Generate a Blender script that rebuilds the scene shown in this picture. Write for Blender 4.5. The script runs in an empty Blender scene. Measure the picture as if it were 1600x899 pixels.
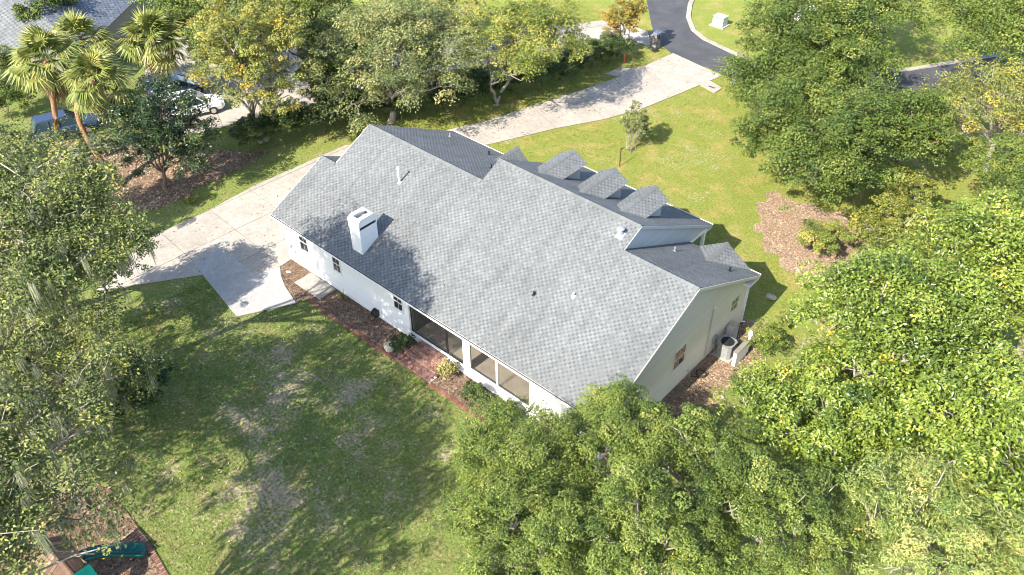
import bpy, bmesh, math, random
import numpy as np
from mathutils import Vector, Matrix, geometry
random.seed(7)
S = bpy.context.scene
COL = S.collection
R = math.radians

# ------------------------------------------------------------------ camera
cd = bpy.data.cameras.new('camera')
cam = bpy.data.objects.new('camera', cd)
COL.objects.link(cam)
cd.sensor_width = 36
cd.lens = 30.147
cd.clip_end = 3000
PITCH, YAW, ROLL = -0.7020, 0.7333, -0.0083
fw = Vector((-math.sin(YAW)*math.cos(PITCH), math.cos(YAW)*math.cos(PITCH), math.sin(PITCH)))
rt = Vector((math.cos(YAW), math.sin(YAW), 0)); up = rt.cross(fw)
r2 = rt*math.cos(ROLL) + up*math.sin(ROLL); u2 = up*math.cos(ROLL) - rt*math.sin(ROLL)
M = Matrix((r2, u2, -fw)).transposed().to_4x4()
M.translation = (38.859, -21.631, 33.189)
cam.matrix_world = M
S.camera = cam

# ------------------------------------------------------------------ sky, sun, exposure
SUN_EL = R(40)
W = bpy.data.worlds.new('World'); S.world = W; W.use_nodes = True
nt = W.node_tree; bg = nt.nodes['Background']
sk = nt.nodes.new('ShaderNodeTexSky'); sk.sky_type = 'NISHITA'; sk.sun_disc = False
sk.sun_elevation = SUN_EL; sk.sun_rotation = R(178)
sk.altitude = 0; sk.air_density = 1.0; sk.dust_density = 1.0
nt.links.new(sk.outputs[0], bg.inputs[0]); bg.inputs[1].default_value = 0.15
sl = bpy.data.lights.new('sun', 'SUN'); sun = bpy.data.objects.new('sun', sl); COL.objects.link(sun)
sl.energy = 5.0; sl.angle = R(0.4); sl.color = (1.0, 0.92, 0.79)
sd = Vector((0.035*math.cos(SUN_EL), math.cos(SUN_EL), -math.sin(SUN_EL)))
sun.rotation_euler = sd.to_track_quat('-Z', 'Y').to_euler()
sun.location = (0, -60, 60)
S.view_settings.view_transform = 'Standard'; S.view_settings.look = 'None'
S.view_settings.exposure = 1.25; S.view_settings.gamma = 1.0
S.cycles.use_denoising = True; S.cycles.filter_width = 1.0; S.cycles.diffuse_bounces = 2; S.cycles.max_bounces = 8; S.cycles.transparent_max_bounces = 12

# ------------------------------------------------------------------ materials
MATS = {}
def nodes(name):
    m = bpy.data.materials.new(name); m.use_nodes = True
    t = m.node_tree; b = t.nodes['Principled BSDF']
    MATS[name] = m
    return m, t, b
def N(t, kind, **kw):
    n = t.nodes.new(kind)
    for k, v in kw.items():
        if k.startswith('i_'): n.inputs[k[2:].replace('_', ' ')].default_value = v
        else: setattr(n, k, v)
    return n
def L(t, a, b): t.links.new(a, b)
def ramp(t, src, stops):
    n = t.nodes.new('ShaderNodeValToRGB'); e = n.color_ramp.elements
    while len(e) < len(stops): e.new(0.5)
    for k, (p, c) in zip(e, stops): k.position = p; k.color = (*c, 1)
    L(t, src, n.inputs[0]); return n.outputs[0]
def noise(t, scale, detail=4, rough=.55, vec=None, dist=0):
    n = N(t, 'ShaderNodeTexNoise'); n.inputs['Scale'].default_value = scale
    n.inputs['Detail'].default_value = detail; n.inputs['Roughness'].default_value = rough
    n.inputs['Distortion'].default_value = dist
    if vec is None:
        g = N(t, 'ShaderNodeNewGeometry'); vec = g.outputs['Position']
    L(t, vec, n.inputs['Vector']); return n.outputs['Fac']
def mixc(t, f, a, b, mode='MIX'):
    n = N(t, 'ShaderNodeMix', data_type='RGBA', blend_type=mode)
    for s, v in ((n.inputs[0], f), (n.inputs[6], a), (n.inputs[7], b)):
        if hasattr(v, 'is_linked'): L(t, v, s)
        else: s.default_value = v if not isinstance(v, tuple) or len(v) == 4 else (*v, 1)
    return n.outputs[2]
def bump(t, b, h, strength=.4, dist=.02):
    n = N(t, 'ShaderNodeBump'); n.inputs['Strength'].default_value = strength; n.inputs['Distance'].default_value = dist
    L(t, h, n.inputs['Height']); L(t, n.outputs[0], b.inputs['Normal'])
def plain(name, col, rough=.6, metal=0, var=.18, scale=6, bmp=.0, spec=.4):
    m, t, b = nodes(name)
    f = noise(t, scale, 5)
    lo = tuple(c*(1-var) for c in col); hi = tuple(min(1, c*(1+var)) for c in col)
    L(t, ramp(t, f, [(.3, lo), (.7, hi)]), b.inputs['Base Color'])
    b.inputs['Roughness'].default_value = rough; b.inputs['Metallic'].default_value = metal
    b.inputs['Specular IOR Level'].default_value = spec
    if bmp: bump(t, b, noise(t, scale*8, 3), bmp, .01)
    return m
def toned(name, stops, rough=.8, nscale=3, nmix=.35, fine=60, spec=.25, bmp=.3, objrand=True):
    """colour by the piece's own random tone (face attribute or object), with wear on top"""
    m, t, b = nodes(name)
    a = N(t, 'ShaderNodeAttribute', attribute_name='tone')
    v = a.outputs['Fac']
    if objrand:
        o = N(t, 'ShaderNodeObjectInfo')
        ad = N(t, 'ShaderNodeMath', operation='ADD'); L(t, v, ad.inputs[0]); L(t, o.outputs['Random'], ad.inputs[1])
        fr = N(t, 'ShaderNodeMath', operation='FRACT'); L(t, ad.outputs[0], fr.inputs[0]); v = fr.outputs[0]
    c = ramp(t, v, stops)
    f = noise(t, nscale, 6, .65)
    c = mixc(t, nmix, c, ramp(t, f, [(.3, (.35, .35, .36)), (.7, (1, 1, 1))]), 'MULTIPLY')
    g = noise(t, fine, 2)
    c = mixc(t, nmix*.8, c, ramp(t, g, [(.35, (.5, .5, .5)), (.65, (1, 1, 1))]), 'MULTIPLY')
    L(t, c, b.inputs['Base Color']); b.inputs['Roughness'].default_value = rough
    b.inputs['Specular IOR Level'].default_value = spec
    if bmp: bump(t, b, g, bmp, .006)
    return m
def leafmat(name, stops, trans=.15, rough=.5, tint=(1.0, 1.0, .55), spec=.35, lowf=.35):
    m, t, b = nodes(name)
    a = N(t, 'ShaderNodeAttribute', attribute_name='tone')
    f = noise(t, lowf, 3)
    mx = N(t, 'ShaderNodeMath', operation='MULTIPLY_ADD'); L(t, f, mx.inputs[0]); mx.inputs[1].default_value = .9
    sub = N(t, 'ShaderNodeMath', operation='ADD'); L(t, a.outputs['Fac'], sub.inputs[0]); sub.inputs[1].default_value = -.45
    L(t, sub.outputs[0], mx.inputs[2])
    c = ramp(t, mx.outputs[0], stops)
    L(t, c, b.inputs['Base Color']); b.inputs['Roughness'].default_value = rough
    b.inputs['Specular IOR Level'].default_value = spec
    tr = N(t, 'ShaderNodeBsdfTranslucent')
    L(t, mixc(t, 1.0, c, tint, 'MULTIPLY'), tr.inputs[0])
    ms = N(t, 'ShaderNodeMixShader'); ms.inputs[0].default_value = trans
    L(t, b.outputs[0], ms.inputs[1]); L(t, tr.outputs[0], ms.inputs[2])
    L(t, ms.outputs[0], t.nodes['Material Output'].inputs[0])
    return m
leafmat('leaf_oak', [(0, (0.084, 0.124, 0.024)), (.45, (0.179, 0.224, 0.042)), (.8, (0.319, 0.330, 0.068)), (1, (0.487, 0.413, 0.110))])
leafmat('leaf_oak_grey', [(0, (0.082, 0.115, 0.039)), (.45, (0.173, 0.213, 0.075)), (.8, (0.312, 0.319, 0.117)), (1, (0.460, 0.396, 0.156))])
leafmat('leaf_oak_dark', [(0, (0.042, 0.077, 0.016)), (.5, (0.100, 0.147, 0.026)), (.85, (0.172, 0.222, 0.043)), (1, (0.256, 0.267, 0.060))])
leafmat('leaf_oak_bright', [(0, (0.048, 0.078, 0.014)), (.45, (0.118, 0.170, 0.030)), (.82, (0.204, 0.257, 0.048)), (1, (0.294, 0.310, 0.074))])
leafmat('leaf_magnolia', [(0, (0.058, 0.100, 0.015)), (.45, (0.155, 0.220, 0.029)), (.85, (0.260, 0.332, 0.053)), (.97, (0.374, 0.397, 0.067)), (1, (0.519, 0.441, 0.077))], rough=.32, spec=.6)
leafmat('leaf_oak_mossy', [(0, (0.055, 0.084, 0.027)), (.45, (0.139, 0.177, 0.049)), (.8, (0.255, 0.279, 0.076)), (1, (0.390, 0.371, 0.095))])
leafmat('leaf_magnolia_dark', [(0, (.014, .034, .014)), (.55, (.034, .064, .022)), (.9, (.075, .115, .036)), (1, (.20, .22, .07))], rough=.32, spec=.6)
leafmat('leaf_slim', [(0, (0.101, 0.156, 0.036)), (.5, (0.229, 0.293, 0.072)), (.85, (0.383, 0.413, 0.132)), (1, (0.603, 0.475, 0.156))])
leafmat('leaf_autumn', [(0, (0.099, 0.132, 0.030)), (.42, (0.209, 0.237, 0.055)), (.72, (0.341, 0.319, 0.065)), (1, (0.484, 0.374, 0.070))])
leafmat('leaf_yellow', [(0, (.075, .100, .020)), (.45, (.155, .185, .034)), (.8, (.25, .255, .050)), (1, (.38, .33, .06))])
leafmat('leaf_orange', [(0, (.13, .12, .03)), (.5, (.27, .22, .045)), (.85, (.42, .28, .06)), (1, (.48, .22, .05))])
leafmat('leaf_hedge', [(0, (0.021, 0.046, 0.015)), (.5, (0.052, 0.090, 0.023)), (.9, (0.109, 0.149, 0.039)), (1, (0.184, 0.207, 0.057))], rough=.4)
leafmat('leaf_variegated', [(0, (.10, .11, .03)), (.4, (.30, .28, .09)), (.8, (.52, .46, .20)), (1, (.60, .52, .28))])
leafmat('leaf_palm', [(0, (0.065, 0.099, 0.021)), (.5, (0.156, 0.194, 0.043)), (.85, (0.269, 0.278, 0.073)), (1, (0.387, 0.345, 0.114))], rough=.4)
leafmat('leaf_dead', [(0, (.16, .10, .055)), (.5, (.27, .18, .10)), (1, (.40, .29, .18))], trans=.15)
leafmat('moss_grey', [(0, (0.169, 0.182, 0.125)), (.5, (0.299, 0.305, 0.225)), (1, (0.442, 0.442, 0.338))], trans=.3, rough=.9, spec=.05)
leafmat('grass_blade', [(0, (.06, .105, .020)), (.5, (.125, .185, .036)), (.85, (.22, .25, .065)), (1, (.34, .31, .13))], trans=.25, rough=.6, lowf=.25)
leafmat('grass_dry', [(0, (.13, .15, .025)), (.45, (.22, .215, .04)), (.8, (.33, .28, .08)), (1, (.42, .33, .14))], trans=.25, rough=.6, lowf=.25)
plain('bark_grey', (.30, .27, .23), .9, var=.35, scale=9, bmp=.6, spec=.1)
plain('bark_brown', (.17, .125, .09), .9, var=.35, scale=8, bmp=.6, spec=.1)
plain('bark_palm', (.30, .17, .10), .9, var=.3, scale=14, bmp=.8, spec=.1)
SH = [(0, (.118, .128, .134)), (.3, (.147, .158, .164)), (.5, (.176, .188, .193)), (1, (.230, .243, .248))]
m = toned('shingle', SH, .92, .5, .30, 45, spec=.12, objrand=False)
t = m.node_tree; b = t.nodes['Principled BSDF']; lk = b.inputs['Base Color'].links[0].from_socket
gp = N(t, 'ShaderNodeNewGeometry'); mp = N(t, 'ShaderNodeMapping'); mp.inputs['Scale'].default_value = (1.6, .16, .16); L(t, gp.outputs['Position'], mp.inputs['Vector'])
L(t, mixc(t, .30, lk, ramp(t, noise(t, 1.0, 5, .65, vec=mp.outputs[0]), [(.38, (.55, .55, .55)), (.58, (1, 1, 1))]), 'MULTIPLY'), b.inputs['Base Color'])
toned('shingle_blue', [(0, (.10, .115, .15)), (.5, (.16, .18, .22)), (1, (.22, .24, .29))], .9, 1.2, .25, 45, spec=.15)
toned('siding_cream', [(0, (.74, .68, .55)), (1, (.80, .74, .61))], .55, .8, .10, 20, bmp=.05)
toned('siding_white', [(0, (.80, .80, .80)), (1, (.84, .84, .84))], .5, .8, .06, 20, bmp=.05)
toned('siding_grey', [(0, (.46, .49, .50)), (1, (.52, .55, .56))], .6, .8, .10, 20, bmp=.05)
plain('trim_white', (.80, .80, .79), .4, var=.05, scale=3)
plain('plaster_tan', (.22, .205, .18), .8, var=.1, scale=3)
plain('tile_floor', (.52, .46, .37), .45, var=.15, scale=2)
plain('dark_debris', (.05, .042, .035), .9, var=.4, scale=12)
plain('black_rubber', (.015, .015, .016), .7, var=.2)
plain('dark_metal', (.05, .052, .055), .45, .6, var=.2)
plain('grey_metal', (.36, .37, .37), .45, .5, var=.1)
plain('chrome', (.7, .7, .72), .2, 1, var=.03)
plain('galvanised', (.62, .64, .66), .35, .7, var=.1)
plain('vent_black', (.02, .02, .022), .5, var=.2)
plain('pvc_white', (.82, .82, .80), .35, var=.04)
plain('utility_green', (.46, .55, .47), .5, var=.1, scale=3)
plain('plastic_teal', (.003, .095, .080), .3, var=.15, scale=3)
plain('plastic_green', (.01, .09, .06), .35, var=.15, scale=3)
plain('orange_paint', (.62, .16, .05), .5, var=.15)
plain('iron_brown', (.10, .06, .04), .7, var=.3)
plain('paint_blue', (.045, .075, .14), .25, .3, var=.06, spec=.7)
plain('paint_white', (.80, .81, .82), .25, 0, var=.03, spec=.7)
plain('paint_slate', (.16, .21, .29), .22, .4, var=.06, spec=.7)
plain('lamp_red', (.35, .015, .012), .25, var=.05)
plain('lamp_clear', (.75, .75, .72), .15, var=.03)
toned('brick_red', [(0, (.19, .082, .056)), (.5, (.26, .118, .084)), (1, (.34, .175, .13))], .9, 5, .35, 50)
toned('brick_wash', [(0, (.21, .105, .08)), (.5, (.30, .165, .13)), (1, (.38, .235, .19))], .9, 5, .35, 50)
plain('mortar', (.52, .47, .42), .95, var=.2, scale=12)
toned('stone_grey', [(0, (.17, .16, .165)), (.5, (.29, .27, .27)), (1, (.40, .38, .36))], .9, 6, .4, 50)
toned('wood_brown', [(0, (.13, .082, .058)), (.5, (.22, .14, .10)), (1, (.32, .215, .155))], .8, 4, .4, 30)
plain('rock_tan', (.42, .36, .28), .9, var=.3, scale=4, bmp=.6)
# window glass
m, t, b = nodes('glass_dark'); b.inputs['Base Color'].default_value = (.02, .024, .03, 1)
b.inputs['Roughness'].default_value = .06; b.inputs['Specular IOR Level'].default_value = .7
m, t, b = nodes('glass_car'); b.inputs['Base Color'].default_value = (.03, .055, .08, 1)
b.inputs['Roughness'].default_value = .05; b.inputs['Specular IOR Level'].default_value = 1.0
# insect screen: real woven mesh is thinner than a pixel, so part of the light passes
m, t, b = nodes('insect_screen'); b.inputs['Base Color'].default_value = (.018, .018, .020, 1); b.inputs['Roughness'].default_value = .8
tb = N(t, 'ShaderNodeBsdfTransparent'); ms = N(t, 'ShaderNodeMixShader'); ms.inputs[0].default_value = .24
L(t, tb.outputs[0], ms.inputs[1]); L(t, b.outputs[0], ms.inputs[2]); L(t, ms.outputs[0], t.nodes['Material Output'].inputs[0])
# concrete
def concrete(name, a, bcol, stain=.3):
    m, t, b = nodes(name)
    f = noise(t, .45, 8, .65); c = ramp(t, f, [(.28, a), (.7, bcol)])
    o = N(t, 'ShaderNodeObjectInfo')
    c = mixc(t, .55, c, ramp(t, o.outputs['Random'], [(0, (.80, .80, .79)), (1, (1, 1, 1))]), 'MULTIPLY')
    g = noise(t, 3.2, 6, .7, dist=.6)
    c = mixc(t, stain, c, ramp(t, g, [(.42, (.52, .49, .46)), (.6, (1, 1, 1))]), 'MULTIPLY')
    h = noise(t, 40, 3)
    c = mixc(t, .25, c, ramp(t, h, [(.35, (.6, .6, .6)), (.6, (1, 1, 1))]), 'MULTIPLY')
    L(t, c, b.inputs['Base Color']); b.inputs['Roughness'].default_value = .9
    b.inputs['Specular IOR Level'].default_value = .2; bump(t, b, h, .15, .01)
concrete('concrete', (.35, .32, .28), (.48, .44, .39), .32)
concrete('concrete_new', (.36, .355, .34), (.43, .425, .41), .28)
concrete('concrete_old', (.36, .33, .29), (.46, .43, .385), .5)
m, t, b = nodes('joint_dirt'); b.inputs['Base Color'].default_value = (.12, .10, .085, 1); b.inputs['Roughness'].default_value = .95
# asphalt
m, t, b = nodes('asphalt')
f = noise(t, .6, 6, .7); c = ramp(t, f, [(.3, (.052, .054, .062)), (.7, (.092, .094, .102))])
g = noise(t, 30, 3); c = mixc(t, .5, c, ramp(t, g, [(.35, (.45, .45, .45)), (.65, (1, 1, 1))]), 'MULTIPLY')
L(t, c, b.inputs['Base Color']); b.inputs['Roughness'].default_value = .85; bump(t, b, g, .4, .01)
# lawn ground: blends growth (attribute "dry") with fine noise
m, t, b = nodes('lawn_soil')
a = N(t, 'ShaderNodeAttribute', attribute_name='dry'); a2 = N(t, 'ShaderNodeAttribute', attribute_name='yellowness')
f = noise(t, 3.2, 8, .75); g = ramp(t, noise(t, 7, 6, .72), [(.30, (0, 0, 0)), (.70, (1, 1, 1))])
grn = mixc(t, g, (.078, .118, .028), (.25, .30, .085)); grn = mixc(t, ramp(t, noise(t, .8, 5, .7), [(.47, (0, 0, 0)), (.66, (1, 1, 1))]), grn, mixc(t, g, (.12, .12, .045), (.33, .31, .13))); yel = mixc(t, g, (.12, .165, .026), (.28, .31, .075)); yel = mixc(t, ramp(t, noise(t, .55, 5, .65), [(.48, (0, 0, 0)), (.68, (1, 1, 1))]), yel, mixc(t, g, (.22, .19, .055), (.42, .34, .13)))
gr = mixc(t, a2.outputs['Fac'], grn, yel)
so = mixc(t, g, (.19, .15, .095), (.47, .39, .27))
ad = N(t, 'ShaderNodeMath', operation='MULTIPLY_ADD'); L(t, f, ad.inputs[0]); ad.inputs[1].default_value = 1.4; L(t, a.outputs['Fac'], ad.inputs[2])
ad2 = N(t, 'ShaderNodeMath', operation='MULTIPLY_ADD'); L(t, g, ad2.inputs[0]); ad2.inputs[1].default_value = .5; L(t, ad.outputs[0], ad2.inputs[2])
k = ramp(t, ad2.outputs[0], [(.93, (0, 0, 0)), (1.0, (1, 1, 1))])
mr = N(t, 'ShaderNodeMapRange'); mr.inputs[1].default_value = 1.07; mr.inputs[2].default_value = 1.30; L(t, ad2.outputs[0], mr.inputs[0])
L(t, mixc(t, mr.outputs[0], gr, so), b.inputs['Base Color']); b.inputs['Roughness'].default_value = .95
b.inputs['Specular IOR Level'].default_value = .1; bump(t, b, g, .8, .05)
def mulchmat(name, a, bcol, ccol):
    m, t, b = nodes(name)
    v = N(t, 'ShaderNodeTexVoronoi'); v.inputs['Scale'].default_value = 16
    gm = N(t, 'ShaderNodeNewGeometry'); L(t, gm.outputs['Position'], v.inputs['Vector'])
    f = noise(t, 1.4, 6, .7)
    c = mixc(t, v.outputs['Color'], a, bcol); c = mixc(t, ramp(t, f, [(.45, (0, 0, 0)), (.65, (1, 1, 1))]), c, ccol)
    L(t, c, b.inputs['Base Color']); b.inputs['Roughness'].default_value = .95; b.inputs['Specular IOR Level'].default_value = .1
    bump(t, b, v.outputs['Distance'], .8, .03)
mulchmat('mulch', (.11, .072, .052), (.22, .15, .11), (.26, .19, .145))
mulchmat('pine_straw', (.24, .165, .115), (.34, .24, .17), (.37, .28, .20))
mulchmat('leaf_litter', (.10, .062, .045), (.22, .14, .10), (.30, .21, .15))
toned('chip', [(0, (.08, .05, .035)), (.6, (.20, .13, .09)), (1, (.38, .29, .21))], .95, 3, .2, 40)
toned('chip_straw', [(0, (.18, .115, .07)), (.6, (.33, .235, .155)), (1, (.52, .41, .30))], .95, 3, .2, 40)

# ------------------------------------------------------------------ object helpers
WO = {}
def tag(o, label=None, cat=None, group=None, kind=None):
    if label: o['label'] = label
    if cat: o['category'] = cat
    if group: o['group'] = group
    if kind: o['kind'] = kind
    return o
def empty(name, loc, label=None, cat=None, group=None, rz=0):
    o = bpy.data.objects.new(name, None); COL.objects.link(o); o.empty_display_size = .3
    o.location = loc; o.rotation_euler = (0, 0, rz); WO[o] = Vector(loc)
    return tag(o, label, cat, group)
class MB:
    def __init__(s): s.v = []; s.f = []; s.t = []
    def add(s, vs, fs, tone=None):
        n = len(s.v); s.v += [tuple(p) for p in vs]; s.f += [tuple(i+n for i in f) for f in fs]
        s.t += [random.random() if tone is None else tone]*len(fs); return s
    def box(s, x0, x1, y0, y1, z0, z1, tone=None):
        vs = [(x, y, z) for z in (z0, z1) for y in (y0, y1) for x in (x0, x1)]
        return s.add(vs, [(0, 2, 3, 1), (4, 5, 7, 6), (0, 1, 5, 4), (2, 6, 7, 3), (0, 4, 6, 2), (1, 3, 7, 5)], tone)
    def hexa(s, b, t_, tone=None):      # bottom 4 + top 4 points, same winding (ccw from above)
        return s.add(list(b)+list(t_), [(3, 2, 1, 0), (4, 5, 6, 7), (0, 1, 5, 4), (1, 2, 6, 5), (2, 3, 7, 6), (3, 0, 4, 7)], tone)
    def prism(s, poly, z0, z1, tone=None):
        n = len(poly); a = sum(poly[i][0]*poly[(i+1) % n][1]-poly[(i+1) % n][0]*poly[i][1] for i in range(n))
        if a < 0: poly = poly[::-1]
        vs = [(p[0], p[1], z0) for p in poly]+[(p[0], p[1], z1) for p in poly]
        tri = geometry.tessellate_polygon([[Vector((p[0], p[1], 0)) for p in poly]])
        fs = []
        for tr in tri:
            i, j, k = tr
            A, B, C_ = (Vector(poly[q]) for q in tr)
            if (B-A).cross(C_-A) < 0: i, k = k, i
            fs.append((i+n, j+n, k+n)); fs.append((k, j, i))
        fs += [(i, (i+1) % n, (i+1) % n+n, i+n) for i in range(n)]
        return s.add(vs, fs, tone)
    def tube(s, pts, rad, k=8, caps=True, tone=None):
        pts = [Vector(p) for p in pts]
        if not hasattr(rad, '__len__'): rad = [rad]*len(pts)
        vs = []; fs = []
        ref = None
        for i, p in enumerate(pts):
            d = (pts[min(i+1, len(pts)-1)]-pts[max(i-1, 0)]).normalized()
            if ref is None: ref = d.orthogonal().normalized()
            ref = (ref-d*ref.dot(d)).normalized(); q = d.cross(ref)
            for j in range(k):
                a = 2*math.pi*j/k; vs.append(p+(ref*math.cos(a)+q*math.sin(a))*rad[i])
        for i in range(len(pts)-1):
            for j in range(k): fs.append((i*k+j, i*k+(j+1) % k, (i+1)*k+(j+1) % k, (i+1)*k+j))
        if caps: fs += [tuple(range(k))[::-1], tuple(range((len(pts)-1)*k, len(pts)*k))]
        return s.add(vs, fs, tone)
    def cyl(s, x, y, z0, z1, r, k=12, r1=None): return s.tube([(x, y, z0), (x, y, z1)], [r, r if r1 is None else r1], k)
    def build(s, name, mat, parent=None, kind=None, smooth=False, local=False, bevel=0, origin=None):
        off = Vector((0, 0, 0))
        if parent is not None and not local: off = WO.get(parent, off)
        loc = Vector((0, 0, 0))
        if parent is None and origin is not None: loc = Vector(origin); off = loc
        me = bpy.data.meshes.new(name)
        me.from_pydata([(p[0]-off.x, p[1]-off.y, p[2]-off.z) for p in s.v], [], s.f)
        at = me.attributes.new('tone', 'FLOAT', 'FACE'); at.data.foreach_set('value', np.array(s.t, dtype=np.float32))
        me.materials.append(MATS[mat]); me.update()
        if smooth: me.shade_smooth()
        o = bpy.data.objects.new(name, me); COL.objects.link(o)
        o.parent = parent
        o.location = loc
        WO[o] = off
        if bevel:
            bv = o.modifiers.new('edge', 'BEVEL'); bv.width = bevel; bv.segments = 2; bv.limit_method = 'ANGLE'
        if kind: o['kind'] = kind
        return o
def npmesh(name, V, F, mat, parent=None, tone=None, smooth=False):
    """V (n,3) world, F (m,k) constant face size"""
    off = np.array(WO.get(parent, Vector((0, 0, 0))))
    me = bpy.data.meshes.new(name); n, (m_, k) = len(V), F.shape
    me.vertices.add(n); me.vertices.foreach_set('co', (V-off).astype(np.float32).ravel())
    me.loops.add(m_*k); me.loops.foreach_set('vertex_index', F.astype(np.int32).ravel())
    me.polygons.add(m_); me.polygons.foreach_set('loop_start', np.arange(0, m_*k, k, dtype=np.int32))
    if tone is not None:
        at = me.attributes.new('tone', 'FLOAT', 'FACE'); at.data.foreach_set('value', tone.astype(np.float32))
    me.materials.append(MATS[mat]); me.update(calc_edges=True)
    if smooth: me.shade_smooth()
    o = bpy.data.objects.new(name, me); COL.objects.link(o); o.parent = parent; WO[o] = Vector(off)
    return o
def copy_tree(o, parent=None):
    c = o.copy(); COL.objects.link(c); c.parent = parent
    for ch in o.children: copy_tree(ch, c)
    return c
def norm(a): return a/np.maximum(np.linalg.norm(a, axis=-1, keepdims=True), 1e-9)
def fbm(x, y, scale, seed, octs=4):
    out = np.zeros_like(x); amp = .5
    for o in range(octs):
        r = np.random.default_rng(seed+o*17).random((256, 256))
        u = x*scale+o*13.7+500; v = y*scale+o*7.3+500
        i = np.floor(u).astype(int); j = np.floor(v).astype(int); fu = u-i; fv = v-j
        fu = fu*fu*(3-2*fu); fv = fv*fv*(3-2*fv)
        q = lambda a, b_: r[a % 256, b_ % 256]
        out += amp*((q(i, j)*(1-fu)+q(i+1, j)*fu)*(1-fv)+(q(i, j+1)*(1-fu)+q(i+1, j+1)*fu)*fv)
        amp *= .5; scale *= 2.03
    return out/(1-.5**octs)
def inpoly(x, y, poly):
    res = np.zeros(x.shape, bool); n = len(poly)
    for i in range(n):
        (x0, y0), (x1, y1) = poly[i], poly[(i+1) % n]
        if y0 == y1: continue
        c = ((y0 > y) != (y1 > y)) & (x < (x1-x0)*(y-y0)/(y1-y0)+x0); res ^= c
    return res

# ------------------------------------------------------------------ outlines of the ground areas (metres, house axes)
DRIVE_APRON = [(-5.87, -9.19), (-8.27, -4.64), (-8.07, 0.48), (-8.24, 3.97), (-7.88, 8.75), (-7.65, 11.57)] + [(-3.2, 17.3), (0.4, 16.5), (0.45, 0.45)] + [(0.50, -0.35), (0.09, -1.96), (-2.38, -4.05)]
SLAB_NEW = [(-4.08, -3.69), (-3.91, -1.80), (0.06, -1.98), (0.54, -0.48), (1.29, -0.99), (2.39, -1.47), (4.06, -1.94), (2.42, -4.94), (-2.28, -4.11)]
BED_BACK = [(0.45, 0.5)] + [(0.58, -0.36), (1.13, -0.96), (2.33, -1.52), (4.06, -1.94)] + [(4.0, -1.22), (18.6, -1.22), (19.6, 0.5)]
PAD = [(2.45, -.85), (4.83, -.83), (4.83, .40), (2.47, .40)]
BED_FRONT = [(19.25, 25.70), (19.45, 27.11), (21.19, 26.80), (23.38, 27.52), (25.45, 27.40), (27.13, 24.36), (27.44, 22.13), (27.02, 20.00), (26.25, 19.48), (25.60, 19.70), (24.09, 19.59), (21.94, 21.12), (20.18, 23.26)]
BED_SIDE = [(24.35, .3), (25.9, .0), (26.7, 2.5), (26.9, 5.5), (26.5, 8.5), (27.2, 10.5), (26.8, 12.5), (25.6, 14.4), (24.35, 14.2)]
LITTER = [(-24.43, -3.91), (-24.59, -0.32), (-20.22, 0.97), (-16.81, 2.13), (-14.69, 4.58), (-12.16, 6.19), (-11.23, 7.24), (-10.88, 4.75), (-10.94, 1.60), (-10.71, -0.82), (-11.33, -2.86), (-11.61, -4.57), (-14.75, -5.86), (-18.99, -6.50)]
PLAY = [(3.83, -20.96), (5.99, -18.34), (7.22, -16.77), (8.27, -15.99), (9.78, -16.18), (12.15, -16.33), (14.90, -16.80), (13.66, -20.92), (9.40, -23.22)]
YARD_LEFT = [(-0.32, -19.58), (1.17, -17.05), (2.59, -15.06), (4.00, -14.77), (4.21, -16.38), (3.57, -17.83), (1.52, -20.31)]
def rough(poly, amp=.22, step=.35, seed=1):
    r = random.Random(seed); out = []
    for i in range(len(poly)):
        a, b_ = Vector(poly[i]), Vector(poly[(i+1) % len(poly)]); n = max(1, int((b_-a).length/step)); d = (b_-a).normalized(); q = Vector((-d.y, d.x))
        for k in range(n):
            p = a.lerp(b_, k/n)+q*(r.uniform(-amp, amp)); out.append((p.x, p.y))
    return out
BED_SIDE, BED_FRONT, LITTER, PLAY, YARD_LEFT = rough(BED_SIDE, .12), rough(BED_FRONT, .45, .5), rough(LITTER, .3), rough(PLAY, .06), rough(YARD_LEFT, .3)
STREET = [(-15.57, 61.15), (-6.77, 49.27), (-2.87, 44.51), (-0.11, 41.72), (2.17, 40.56), (3.97, 40.12), (5.75, 40.36), (7.48, 40.11), (9.47, 39.83), (14.13, 40.91), (17.92, 43.35), (21.61, 47.13), (23.61, 50.04), (26.71, 56.04), (32.28, 65.18), (31.11, 70.20), (25.04, 61.42), (22.95, 57.91), (20.91, 54.49), (18.83, 51.08), (16.46, 47.76), (12.82, 44.59), (9.20, 43.52), (4.28, 44.65), (2.50, 45.06), (0.69, 46.08), (-1.26, 48.25), (-2.81, 50.99), (-4.75, 55.44), (-9.82, 66.09)]
DRIVE_NB = [(-0.02, 40.39), (-2.32, 43.10), (-4.99, 43.07), (-7.02, 42.28), (-8.17, 40.32), (-11.79, 34.89), (-15.98, 29.06), (-21.36, 21.54), (-31.74, 15.77), (-36.21, 11.90), (-27.27, 6.38), (-17.78, 4.35), (-17.00, 6.95), (-15.52, 11.58), (-14.05, 15.24), (-13.08, 20.24), (-10.53, 25.26), (-8.05, 30.69), (-5.54, 37.92), (-2.55, 40.69)]

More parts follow.
